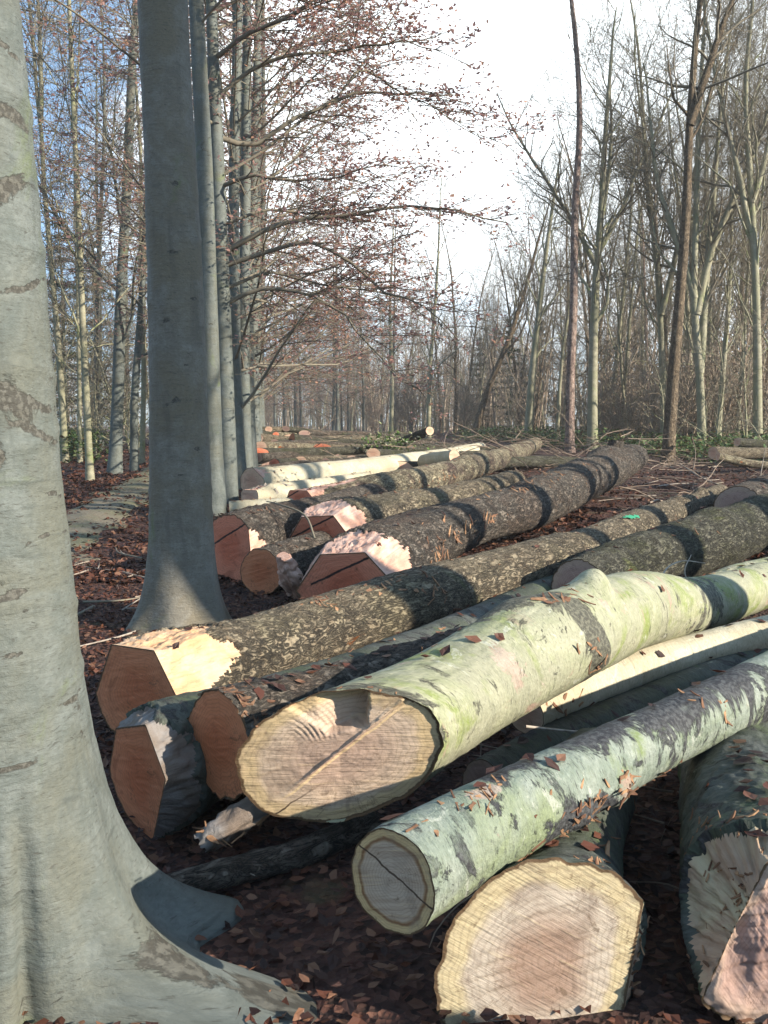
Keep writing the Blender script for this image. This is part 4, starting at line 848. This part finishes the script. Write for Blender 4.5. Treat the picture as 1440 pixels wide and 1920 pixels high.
def limb_tree(px):
    p = at(*px); rg = np.random.default_rng(951); Y = p[1]; out = []
    for pts, r in LIMBS:
        W = np.array([atY(x, y, Y) - p for x, y in pts]); k = np.linspace(0, 1, len(W)); W[:, 1] += rg.uniform(-1.6, 1.6) * k + rg.normal(0, .1, len(W)) * (k > 0)
        d = np.concatenate([[0], np.cumsum(np.linalg.norm(np.diff(W, axis=0), axis=1))])
        Q = spline(np.concatenate([W, np.zeros((len(W), 1))], 1), np.linspace(0, d[-1], 13))[:, :3]; out.append((Q + rg.normal(0, .025, Q.shape) * np.linspace(0, 1, 13)[:, None], r))
    W = np.array([atY(x, y, Y) - p for x, y in ((430, 944), (424, 760), (416, 520), (406, 260), (398, 60), (394, -80))] + [(-.45 - 2.63 + 2.2, 0, 13.0), (-.9, .1, 17)]); W[-2:, 0] = W[-3, 0] - np.array((.1, .15)); W[0] = 0
    P, R = densify(W, .15 * (1 - np.linspace(0, 1, len(W)) * .75), 36)
    return tree_mesh('row_beech', P, R, [dict(BEECH[0], n=12, t0=.45), dict(BEECH[1], n=9, len=1.45), dict(BEECH[2], n=5, len=.65)], 952, 'beech', 'twig_bark', 11500, .07, limbs=out)
for i, (px, pi_, s, lean, lab) in enumerate(ROW):
    p = at(*px)
    if i == 1: tree_thing('beech_tree', limb_tree(px), lab, 'tree', p, 'beeches in the row along the path'); continue
    t = tree_thing('beech_tree', protos[pi_], lab or 'far beech in the row running away along the path', 'tree', p - np.array((0, 0, .03)), 'beeches in the row along the path', rgt.uniform(-.5, .5), s)
    t.rotation_euler = (0, lean, rgt.uniform(-.6, .6) + (1.9 if i == 0 else 0))
# far beeches left of the path and down the avenue
for i in range(14):
    y = rgt.uniform(30, 75) if i < 6 else rgt.uniform(58, 92); x = -.155 * y - 5 - rgt.uniform(0, 9) if i % 2 and i < 6 else -.135 * y + rgt.uniform(.0, 11) * (1 if y > 55 else .0) - (0 if y > 55 else 6)
    tree_thing('beech_tree', protos[i % 3], 'distant beech with russet leaves in the haze down the avenue', 'tree', (x, y, float(zg(x, y)) - .05), 'distant russet beeches', rgt.uniform(0, 6.28), rgt.uniform(.7, 1.05))

# --- trees left of the path, between the two near trunks
def hero(nm, label, cat, pts, Y, r0, H, cfg, bark, seed, group=None, leaves=0, twig='twig_bark', extra=None, k=12, flare=.35, lsize=.07, leafm='russet'):
    P, R, b = from_px(pts, Y, r0, H, seed=seed, flare=flare)
    ex = [(atY(x, y, b[1]) - b, d, L, r, w, u) for (x, y, d, L, r, w, u) in (extra or [])]
    return tree_thing(nm, tree_mesh(nm, P, R, cfg, seed, bark, twig, leaves, lsize, k, extra=ex, leafm=leafm), label, cat, b, group)
LB = [dict(BARE[0], n=12, len=4.0, rr=.4, t0=.3, ang=.9), BARE[1], dict(BARE[2], tip=1)]
hero('beech_tree', 'bright sunlit straight beech beyond the path, thickest of those left of the dark trunk', 'tree', [(215, 888), (218, 760), (226, 560), (238, 320), (250, 100), (256, 0)], None, .15, 17, LB, 'beech', 301, leaves=900)
hero('beech_tree', 'wavy thin grey beech at the path edge, next to the big pale trunk', 'tree', [(169, 902), (164, 760), (153, 560), (148, 380), (135, 180), (130, 0)], None, .08, 14, LB, 'wood_trunk', 302, leaves=900)
hero('beech_tree', 'slender beech leaning right, half hidden by the dark shaded trunk', 'tree', [(252, 882), (255, 760), (262, 600), (272, 420), (280, 200)], None, .10, 16, LB, 'beech', 303, leaves=700)
hero('forked_tree', 'dark tree forking high up beside the big pale trunk', 'tree', [(122, 868), (112, 700), (96, 500), (82, 330), (76, 235), (72, 215), (62, 90), (55, 0)], None, .10, 14, [dict(BARE[0], n=8, len=3, rr=.4, t0=.55), BARE[1], BARE[2]], 'wood_trunk', 304, extra=[(76, 230, (.10, 0, 1), 6, .07, .03, .02)])
hero('thin_tree', 'thin greenish trunk right behind the wavy grey one', 'tree', [(150, 868), (148, 700), (144, 500), (140, 300)], None, .065, 13, LB, 'wood_trunk', 305, leaves=800)
hero('thin_tree', 'dark thin stem nearly touching the left side of the shaded trunk', 'tree', [(266, 872), (268, 700), (262, 500), (264, 300)], None, .075, 15, LB, 'wood_trunk', 306, leaves=500)

# --- trees one can tell apart at the right of the clearing
FORK = [dict(BARE[0], n=13, t0=.42, len=5.2), BARE[1], BARE[2], BARE[3]]
hero('pine_tree', 'tall bare pinkish pine trunk rising past the end of the mottled log', 'tree', [(1068, 846), (1070, 700), (1075, 560), (1078, 400), (1086, 220), (1080, 80), (1072, 0)], 31, .165, 21, [dict(THIN[0], n=14, t0=.82, ang=1.2, len=2.4), dict(THIN[1], tip=1), dict(THIN[2], tip=1)], 'pine', 401, leaves=5000, leafm='needles', lsize=.11)
hero('oak_tree', 'brown leaning tree nearest on the right, forking into two long limbs', 'tree', [(1252, 862), (1262, 720), (1275, 560), (1286, 400), (1293, 250), (1299, 170), (1306, 60), (1312, 0)], 24, .175, 15, [dict(BARE[0], n=6, t0=.62, len=4)] + BARE[1:], 'oak', 402, extra=[(1294, 235, (.30, 0, 1), 6, .12, .02, .03)])
hero('oak_tree', 'straight green grey tree with a wide high fork, right of the pine', 'tree', [(1111, 832), (1113, 700), (1116, 560), (1120, 490), (1128, 380), (1135, 250)], 33, .2, 15, FORK, 'wood_trunk', 403, extra=[(1118, 500, (-.55, 0, 1), 7, .1, .05, .05), (1120, 480, (.6, .1, 1), 7.5, .1, .05, .05), (1124, 420, (.25, .1, 1), 6, .1, .05, .05)])
hero('oak_tree', 'many stemmed pale green trunks, just right of the brown leaning tree', 'tree', [(1318, 822), (1312, 700), (1302, 560), (1305, 400), (1312, 200)], 30, .145, 17, FORK, 'wood_trunk', 404, extra=[(1312, 700, (.05, .1, 1), 12, .14, .03, .02), (1306, 590, (.25, 0, 1), 9, .14, .04, .03), (1303, 560, (-.2, 0, 1), 8, .12, .04, .03)])
hero('oak_tree', 'tall dark tree with steep limbs, left of the brown leaning tree', 'tree', [(1246, 835), (1243, 700), (1240, 600), (1232, 480), (1214, 350), (1205, 200)], 34, .14, 17, FORK, 'wood_trunk', 405, extra=[(1240, 590, (.15, 0, 1), 11, .11, .03, .03), (1236, 520, (-.25, 0, 1), 9, .09, .04, .03)])
hero('oak_tree', 'stout tree with a lichen green stem at the right edge', 'tree', [(1422, 822), (1420, 650), (1414, 480), (1408, 320), (1400, 150)], 29, .155, 17, FORK, 'wood_trunk', 406, extra=[(1414, 470, (-.25, 0, 1), 9, .11, .04, .04), (1410, 380, (.35, 0, 1), 8, .1, .04, .04)])
hero('thin_tree', 'yellow lit slim trunk leaning right, between the mottled log and the pine', 'tree', [(990, 812), (998, 700), (1010, 590), (1024, 470), (1040, 360)], 46, .22, 14, FORK, 'wood_trunk', 407)
hero('thin_tree', 'strongly leaning dark tree, left of the yellow lit slim trunk', 'tree', [(886, 818), (915, 730), (952, 640), (985, 540), (1012, 440), (1030, 380)], 50, .2, 13, FORK, 'oak', 408)
hero('pine_tree', 'thin distant pine with a reddish stem and a small crown', 'tree', [(1216, 815), (1212, 650), (1206, 480), (1200, 330)], 52, .12, 16.5, [dict(THIN[0], n=14, t0=.88, ang=1.2, len=2.6)] + [dict(THIN[1], tip=1), dict(THIN[2], tip=1)], 'pine', 409, leaves=5000, leafm='needles', lsize=.12)
hero('thin_tree', 'lone slim tree with a pale foot behind the far heap', 'tree', [(733, 818), (735, 700), (731, 580), (736, 470)], 55, .14, 14, THIN, 'wood_trunk', 410)
hero('thin_tree', 'slim pale stem above the upward pointing pole', 'tree', [(803, 815), (806, 700), (815, 580), (822, 470)], 52, .14, 14, THIN, 'wood_trunk', 411)

# --- the bare wood behind: prototypes, then copies
BP = []
for i in range(6):
    H = (17, 15, 18, 16, 14, 17)[i]; rg = np.random.default_rng(500 + i)
    P = trunk_pts(H, (rg.normal(0, .05), rg.normal(0, .05)), rg, wob=.03); R = taper(H, (.13, .10, .155, .115, .09, .125)[i], len(P)); P, R = densify(P, R, 26)
    BP.append(tree_mesh('bare_tree', P, R, BARE if i % 2 == 0 else THIN, 510 + i, ['wood_trunk', 'wood_trunk', 'oak'][i % 3], 'twig_bark', k=8))
SP = []
for i in range(4):
    rg = np.random.default_rng(600 + i); H = (6.5, 5, 8, 4.2)[i]
    P = trunk_pts(H, (rg.normal(0, .1), rg.normal(0, .1)), rg, wob=.05); R = taper(H, (.06, .05, .07, .04)[i], len(P), .2); P, R = densify(P, R, 14)
    SP.append(tree_mesh('sapling', P, R, SCRUB, 610 + i, 'wood_trunk', 'twig_bark', k=6))
def edgeY(px): return float(np.interp(px, [480, 620, 800, 1000, 1150, 1300, 1500], [95, 80, 66, 48, 38, 31, 27]))
def topP(px): return float(np.interp(px, [480, 620, 700, 800, 900, 960, 1050, 1150, 1250, 1400, 1500], [560, 560, 530, 480, 440, 400, 260, 170, 60, -80, -120]))
rgw = np.random.default_rng(9)
H0 = [17, 15, 18, 16, 14, 17]
WOODLAB = ['thick bare forked tree in the wood behind the clearing', 'slim bare tree with short branches in the wood behind the clearing', 'tall bare brown barked tree in the wood behind the clearing',
           'bare tree with a fine twiggy top in the wood behind the clearing', 'small bare tree among taller ones in the wood behind the clearing', 'bare dark limbed tree in the wood behind the clearing']
first = {}
def place(ms, key, nm, label, cat, loc, grp, rz, s):
    if key not in first:
        t = tree_thing(nm, ms, label, cat, loc, grp, rz, s); first[key] = t; return t
    return dup(first[key], loc, rz, s)
n = 0
for k in range(80):
    px = 500 + 1000 * ((k * .61803) % 1.0); dep = rgw.random() ** 1.5
    Y = edgeY(px) * (1 + .9 * dep) + rgw.uniform(0, 4); x = (px - 720) / F_PX * Y
    top = topP(px) + rgw.normal(25, 45); v = (960 - top) / F_PX; zt = CAM_H + (-sin(PITCH) + v * cos(PITCH)) / (cos(PITCH) + v * sin(PITCH)) * edgeY(px) * (1 + .3 * dep)
    Hh = np.clip(zt, 8, 22); i = int(rgw.integers(0, 6)); s = Hh / H0[i]
    place(BP[i], ('w', i), 'bare_tree', WOODLAB[i], 'tree', (x, Y, float(zg(x, Y)) - .05), 'bare trees in the wood behind the clearing', rgw.uniform(0, 6.28), s)
for k in range(9):   # wood beyond the path on the left
    px = 30 + 420 * ((k * .61803) % 1.0); Y = 26 + 50 * rgw.random(); x = (px - 720) / F_PX * Y
    if x > -.15 * Y - 4: x = -.15 * Y - 4 - rgw.uniform(0, 3)
    i = int(rgw.integers(0, 6)); place(BP[i], ('l', i), 'bare_tree', WOODLAB[i].replace('behind the clearing', 'left of the path'), 'tree', (x, Y, float(zg(x, Y)) - .05), 'bare trees in the wood left of the path', rgw.uniform(0, 6.28), rgw.uniform(.65, 1.0))
SAPLAB = ['tall thin sapling at the edge of the wood', 'low twiggy sapling at the edge of the wood', 'whippy sapling taller than its neighbours at the edge of the wood', 'bushy knee high sapling at the edge of the wood']
for k in range(60):
    px = 490 + 1000 * ((k * .7548) % 1.0); Y = edgeY(px) * rgw.uniform(.92, 1.7); x = (px - 720) / F_PX * Y; i = int(rgw.integers(0, 4))
    place(SP[i], ('s', i), 'sapling', SAPLAB[i], 'sapling', (x, Y, float(zg(x, Y)) - .03), 'saplings under the bare wood', rgw.uniform(0, 6.28), rgw.uniform(.7, 1.2))
for k in range(22):
    px = 80 + 330 * ((k * .7548) % 1.0); Y = rgw.uniform(26, 60); x = min((px - 720) / F_PX * Y, -.15 * Y - 4); i = int(rgw.integers(0, 4))
    place(SP[i], ('sl', i), 'sapling', SAPLAB[i].replace('at the edge of the wood', 'left of the path'), 'sapling', (x, Y, float(zg(x, Y)) - .03), 'saplings left of the path', rgw.uniform(0, 6.28), rgw.uniform(.7, 1.2))

# --- evergreens in the wood
def conifer(seed, H, r):
    rg = np.random.default_rng(seed); tb = [Tubes(), Tubes()]; C = []
    P = trunk_pts(H, (0, 0), rg); R = taper(H, .12, len(P)); tb[0].add(P, R, 8)
    for k in range(70):
        t = rg.uniform(.12, .98); p = P[int(t * 20)]; az = k * GA; L = r * (1 - t) ** .7 * rg.uniform(.7, 1.2) + .15
        Q = wander(rg, p, (cos(az), sin(az), .1), L, 6, .06, -.05); tb[1].add(Q, np.linspace(.02, .006, 6), 3)
        m = int(40 + 90 * L / r); u = rg.uniform(.15, 1, m); i = (u * 4.99).astype(int); C.append(Q[i] + rg.normal(0, .12, (m, 3)) * np.array((1, 1, .7)) - np.array((0, 0, .06)))
    V, F, L = tb[0].sweep(); V2, F2, _ = tb[1].sweep(); V3, F3 = leaf_mesh(np.concatenate(C), .16, rg, .3, .3)
    return mesh('conifer_trunk', V, F, M['wood_trunk'], {'loc': L}), mesh('conifer_crown', V2, F2, M['twig_bark']), mesh('conifer_foliage', V3, F3, M['needles'], smooth=False)
CP = conifer(700, 10, 2.4)
for (px, Y, s, lab) in ((955, 60, .85, 'dark evergreen behind the yellow lit slim trunk'), (1010, 66, .9, 'dark evergreen just left of the pine trunk'), (900, 74, .85, 'dark evergreen deep in the wood, left of the others'), (1200, 60, .8, 'low dark evergreen deep behind the thin pine'),
                        (190, 46, 1.15, 'feathery evergreen between the wavy and the sunlit beech'), (128, 40, 1.05, 'feathery evergreen beside the big pale trunk')):
    x = (px - 720) / F_PX * Y; tree_thing('conifer', CP, lab, 'tree', (x, Y, float(zg(x, Y)) - .05), 'evergreens in the wood', px, s)

# --- trees right of the frame whose shadows cross the heap
SH = []
for i in range(2):
    P = trunk_pts(13, (.03, -.02), np.random.default_rng(640 + i), wob=.02); P, R = densify(P, taper(13, .24, len(P)), 24)
    SH.append(tree_mesh('bare_tree', P, R, [dict(THIN[0], n=7, t0=.5)] + THIN[1:], 650 + i, 'wood_trunk', 'twig_bark', k=9))
for i, (x, y, s) in enumerate(((10.8, 4.2, 1.0), (12.2, 5.2, 1.1), (13.2, 6.9, 1.0), (15.4, 8.3, 1.1), (18.5, 11.5, 1.1))):
    place(SH[i % 2], ('r', i % 2), 'bare_tree', 'bare tree at the edge of the clearing beyond the right edge', 'tree', (x, y, float(zg(x, y)) - .05), 'trees at the right side of the clearing', i * 1.3, s)
def shade_tree():  # unseen tree, bent to shade the dark beech but not the green log
    b = np.array((b2[0], b2[1])) + 9.0 * np.array(SUN_H); pp = np.array((-SUN_H[1], SUN_H[0]))
    W = [(1.25, -.1), (1.2, 1.0), (.95, 2.2), (.45, 3.3), (.08, 4.3), (0, 6), (0, 8), (.1, 10), (.1, 13), (0, 16)]
    base = np.array((*(b + pp * 1.25), 0.0)); base[2] = float(zg(base[0], base[1]))
    P = np.array([(pp[0] * (o - 1.25), pp[1] * (o - 1.25), z) for o, z in W]); R = np.array((.42, .36, .35, .34, .33, .31, .28, .24, .16, .05))
    P, R = densify(P, R, 36)
    tree_thing('bent_shade_tree', tree_mesh('bent_shade_tree', P, R, [dict(THIN[0], n=6, t0=.6)] + THIN[1:], 811, 'wood_trunk', 'twig_bark'), 'unseen thick tree beyond the right edge, bent to shade the dark beech trunk', 'tree', base, 'trees at the right side of the clearing')
shade_tree()
# --- distant wood: far too many stems to count
def far_wood():
    rg = np.random.default_rng(41); B = []
    for q in range(6):
        tb = Tubes(); H = rg.uniform(12, 16); P = trunk_pts(H, (rg.normal(0, .06), 0), rg, 6, .04); tb.add(P, np.linspace(.17, .04, 6) * rg.uniform(.7, 1.2), 5)
        tw = [tb, tb]; branch_out(rg, tw, P, np.linspace(.15, .04, 6), [dict(n=22, t0=.15, t1=1, ang=.6, asd=.25, len=3.6, tap=.5, rr=.4, rmin=.03, npts=4, wob=.15, up=.08, k=3, slot=0),
                                      dict(n=5, t0=.2, t1=1, ang=.6, asd=.2, len=1.6, tap=.3, rr=.6, rmin=.022, npts=3, wob=.2, up=.03, k=3)], 0, [])
        V, F, _ = tb.sweep(); B.append((V, F))
    VV, FF, o = [], [], 0
    for k in range(330):
        px = rg.uniform(-60, 1500) if k < 170 else rg.uniform(450, 1020); Y = (edgeY(max(480, px)) if px > 470 else 75) * rg.uniform(1.25, 2.4)
        Y = min(Y, 170); x = (px - 720) / F_PX * Y
        V, F = B[int(rg.integers(0, 6))]; a = rg.uniform(0, 6.28); s = rg.uniform(.55, .95) * (1.1 if px > 1100 else .9)
        W = np.stack([V[:, 0] * cos(a) - V[:, 1] * sin(a), V[:, 0] * sin(a) + V[:, 1] * cos(a), V[:, 2]], -1) * s + np.array((x, Y, float(zg(x, Y)) - .1))
        VV.append(W); FF.append(F + o); o += len(V)
    bush = []
    for q_ in range(4):
        tb = Tubes(); H = rg.uniform(3.5, 7)
        for st in range(5):
            P = trunk_pts(H * rg.uniform(.6, 1), (rg.normal(0, .22), rg.normal(0, .22)), rg, 5, .06); rr_ = np.linspace(.05, .02, 5); tb.add(P, rr_, 3)
            branch_out(rg, [tb, tb], P, rr_, [dict(n=12, t0=.1, t1=1, ang=.7, asd=.25, len=1.6, tap=.4, rr=.6, rmin=.022, npts=4, wob=.15, up=.06, k=3, slot=0), dict(n=4, t0=.2, t1=1, ang=.7, asd=.2, len=.8, tap=.3, rr=.7, rmin=.016, npts=3, wob=.2, up=.03, k=3)], 0, [])
        V, F, _ = tb.sweep(); bush.append((V, F))
    for k in range(110):
        px = rg.uniform(440, 1500); Y = edgeY(max(480, px)) * rg.uniform(1.02, 1.7); x = (px - 720) / F_PX * Y
        V, F = bush[k % 4]; a = rg.uniform(0, 6.28); s = rg.uniform(.6, 1.1)
        VV.append(np.stack([V[:, 0] * cos(a) - V[:, 1] * sin(a), V[:, 0] * sin(a) + V[:, 1] * cos(a), V[:, 2]], -1) * s + np.array((x, Y, float(zg(x, Y)) - .1))); FF.append(F + o); o += len(V)
    tag(link('distant_wood', mesh('distant_wood', np.concatenate(VV), np.concatenate(FF), M['far'])), 'hazy grey brown mass of stems far behind the clearing', 'wood', kind='stuff')
far_wood()

# ------------------------------------------------------------------ ground cover
def litter():
    rg = np.random.default_rng(3)
    def patch(n, x0, x1, y0, y1, size):
        x = rg.uniform(x0, x1, n); y = y0 + (y1 - y0) * rg.uniform(0, 1, n) ** 1.4; keep = np.abs(x + PATHX(y)) > .15 + .55 * rg.random(n)
        keep |= rg.random(n) < .22
        x, y = x[keep], y[keep]
        return np.stack([x, y, zg(x, y) + .018 * fbm(np.stack([x * 2.3, y * 2.3, 0 * x], -1), 3, 3) + rg.uniform(.004, .035, len(x))], -1), np.full(len(x), size)
    def thin(c): k = ~((np.abs(c[0][:, 0]) < 1.3) & (c[0][:, 1] < 4.2) & (rg.random(len(c[0])) < .6)); return c[0][k], c[1][k]
    A = [patch(36000, -4.2, 1.2, 1.5, 9, .046), patch(26000, -8, 3, 8, 20, .08), patch(9000, .5, 5, 1.2, 10, .044), patch(9000, 2, 12, 9, 22, .085), patch(9000, -12, -3, 14, 40, .12)]
    A = [thin(c_) for c_ in A]
    C = np.concatenate([a for a, _ in A]); sz = np.concatenate([b for _, b in A])
    V, F = leaf_mesh(C, sz, rg, .5, .6)
    TP = np.array(TOPS); V2, F2 = leaf_mesh(TP[:, :3], .06, rg, .75, .6, normals=TP[:, 3:])
    F = np.concatenate([F, F2 + len(V)]); V = np.concatenate([V, V2])
    tag(link('fallen_leaves', mesh('fallen_leaves', V, F, M['fallen'], smooth=False)), 'red brown fallen beech leaves covering the forest floor', 'leaf litter', kind='stuff')
def PATHX(y): return 2.42 + .128 * y
litter()
def undergrowth():
    rg = np.random.default_rng(13); C = []
    for k in range(520):
        px = rg.uniform(860, 1500); Y = edgeY(px) * rg.uniform(.78, 1.3); x = (px - 720) / F_PX * Y; m = int(rg.integers(20, 60)); h = rg.uniform(.25, .8)
        C.append(np.array((x, Y, float(zg(x, Y)))) + rg.normal(0, 1, (m, 3)) * np.array((.45, .45, 0)) + np.stack([0 * np.arange(m), 0 * np.arange(m), rg.uniform(0, 1, m) ** .8 * h], -1))
    for k in range(70):
        px = rg.uniform(70, 180); Y = rg.uniform(24, 36); x = (px - 720) / F_PX * Y; m = 45
        C.append(np.array((x, Y, float(zg(x, Y)))) + rg.normal(0, 1, (m, 3)) * np.array((.4, .4, 0)) + np.stack([0 * np.arange(m), 0 * np.arange(m), rg.uniform(0, .8, m)], -1))
    V, F = leaf_mesh(np.concatenate(C), .15, rg, .4, .6)
    tag(link('undergrowth', mesh('undergrowth', V, F, M['bramble'], smooth=False)), 'low green bramble and ivy under the trees at the back', 'undergrowth', kind='stuff')
undergrowth()
def brushwood():
    rg = np.random.default_rng(23); tb = Tubes()
    for k in range(200, 620):
        if k < 330: x, y, h = rg.uniform(-2.8, 6.5), rg.uniform(20, 30), rg.uniform(.05, .75)
        elif k < 540: x, y, h = rg.uniform(3, 13), rg.uniform(11, 24), rg.uniform(.02, .2)
        else: x, y, h = rg.uniform(.2, 1.9), rg.uniform(2.6, 4.6), rg.uniform(.01, .12)
        an = rg.uniform(0, 6.28); L = rg.uniform(.4, 1.9) if k < 540 else rg.uniform(.1, .5); r = rg.uniform(.006, .018) if k < 540 else rg.uniform(.002, .005)
        Q = wander(rg, (x, y, float(zg(x, y)) + h), unit(np.array((cos(an), sin(an) * .6, rg.normal(.05, .25 if k < 330 else .06)))), L, 6, .12, -.02); tb.add(Q, np.linspace(r, r * .3, 6), 4)
        for m_ in range(2 if k < 540 else 0):
            i = int(rg.integers(1, 5)); Q2 = wander(rg, Q[i], unit(np.array((cos(an + .7 * (1 - 2 * m_)), sin(an + .7 * (1 - 2 * m_)) * .6, rg.normal(.15, .2)))), L * .4, 4, .15, 0); tb.add(Q2, np.linspace(r * .6, r * .2, 4), 3)
    V, F, _ = tb.sweep(); tag(link('brushwood', mesh('brushwood', V, F, M['brush'])), 'tangled brushwood and twigs left lying on the heap and the soil', 'brushwood', kind='stuff')
brushwood()
def ivy():
    rg = np.random.default_rng(19); p = atY(730, 832, 22.5); t = thing('ivy_clump', 'leafy green and white clump growing on the far heap', 'plant', p)
    C = rg.normal(0, 1, (420, 3)) * np.array((.36, .2, .13)); V, F = leaf_mesh(C, .10, rg, .2, .7); link('foliage', mesh('foliage', V, F, M['ivy'], smooth=False), t)
    tb = Tubes()
    for k in range(14): tb.add(wander(rg, (rg.normal(0, .2), 0, -.25), unit(np.array((rg.normal(0, .6), rg.normal(0, .4), .7))), .5, 5, .2, 0), np.linspace(.012, .004, 5), 4)
    V, F, _ = tb.sweep(); link('stem', mesh('stem', V, F, M['twig_bark']), t)
ivy()
# loose twigs
def twig(label, K, r, mt='dead_twig', grp='loose dead twigs'):
    P = np.array([k for k in K], float); s = np.linspace(0, 1, 14); d = np.concatenate([[0], np.cumsum(np.linalg.norm(np.diff(P, axis=0), axis=1))])
    Q = spline(np.concatenate([P, np.zeros((len(P), 1))], 1), s * d[-1])[:, :3]
    tb = Tubes(); tb.add(Q, np.linspace(r, r * .45, 14), 6)
    b = P[0].copy(); V, F, _ = tb.sweep(); o = link('fallen_twig', mesh('fallen_twig', V - b, F, M[mt])); o.location = tuple(b)
    tag(o, label, 'twig', grp)
twig('pale arched twig springing up behind the thick green log', [atY(1236, 1096, 5.3), atY(1250, 1066, 5.35), atY(1280, 1052, 5.4), atY(1322, 1056, 5.4)], .006)
twig('pale upright twig crossing the arched one', [atY(1292, 1098, 5.3), atY(1284, 1072, 5.3), atY(1296, 1040, 5.35)], .005)
twig('thin bent twig standing on the long brown log', [atY(1158, 1038, 9.6), atY(1150, 1000, 9.5), atY(1153, 975, 9.5)], .009)
twig('thin twig leaning across the dark part of the long brown log', [atY(1245, 1004, 11), atY(1225, 975, 11.2), atY(1218, 962, 11.3)], .009)
twig('long pale twig lying on bare soil above the lit log tip', [atY(1275, 870, 17.5), atY(1320, 898, 16.2), atY(1370, 918, 15), atY(1405, 945, 13.8)], .014)
twig('slender upright twig at the right edge, in front of the small pile', [atY(1420, 925, 15), atY(1428, 880, 15), atY(1436, 835, 15)], .011)
twig('crooked twig standing among bramble at the right', [atY(1300, 880, 18), atY(1304, 850, 18), atY(1298, 820, 18)], .011)
twig('thin stick in the dark gap above the silvery log', [atY(985, 1362, 3.3), atY(1060, 1370, 3.4), atY(1140, 1373, 3.6)], .006)
twig('small crossed twig on the dark leaves under the notched log', [at(432, 1634, .05), at(455, 1632, .06), at(478, 1642, .05)], .004)
twig('dark forked stick propped on the red butt', [atY(590, 1010, 8.2), atY(575, 970, 8.4), atY(520, 945, 8.7), atY(500, 940, 9)], .012, 'twig_bark')
rgs = np.random.default_rng(31)
for k in range(60):
    px, py = rgs.uniform(1100, 1440), rgs.uniform(872, 945)
    if k > 38: px, py = rgs.uniform(150, 420), rgs.uniform(1000, 1180)
    a = at(px, py, .03); an = rgs.uniform(0, 6.28); L = rgs.uniform(.3, .9); d = np.array((cos(an), sin(an), 0)) * L
    q = lambda u, w: np.array((a[0] + d[0] * u - d[1] * w, a[1] + d[1] * u + d[0] * w, float(zg(a[0] + d[0] * u, a[1] + d[1] * u)) + .035))
    twig('short dead stick lying on the soil right of the logs' if k <= 38 else 'short dead stick lying among fallen leaves by the path', [q(0, 0), q(.5, rgs.uniform(-.12, .12)), q(1, 0)], rgs.uniform(.006, .014), 'dead_twig' if k % 3 else 'twig_bark', 'short sticks on the soil' if k <= 38 else 'short sticks among the leaves')

# ------------------------------------------------------------------ the air: thin winter haze
def haze():
    x0, x1, y0, y1, z0, z1 = -420.0, 420.0, -45.0, 640.0, -1.2, 30.0
    V = [(x, y, z) for x in (x0, x1) for y in (y0, y1) for z in (z0, z1)]
    F = [[0, 1, 3, 2], [4, 6, 7, 5], [0, 4, 5, 1], [2, 3, 7, 6], [0, 2, 6, 4], [1, 5, 7, 3]]
    m = bpy.data.materials.new('winter_haze'); m.use_nodes = True; t = m.node_tree; t.nodes.clear()
    v = N(t, 'ShaderNodeVolumePrincipled'); v.inputs['Color'].default_value = (1, .95, .92, 1); v.inputs['Density'].default_value = HAZE; v.inputs['Anisotropy'].default_value = 0.0
    o = N(t, 'ShaderNodeOutputMaterial'); lk(t, v.outputs[0], o.inputs['Volume'])
    tag(link('haze', mesh('haze', V, np.array(F), m, smooth=False)), 'thin pale winter haze in the wood', 'haze', kind='stuff')
HAZE = 0.0009
haze()
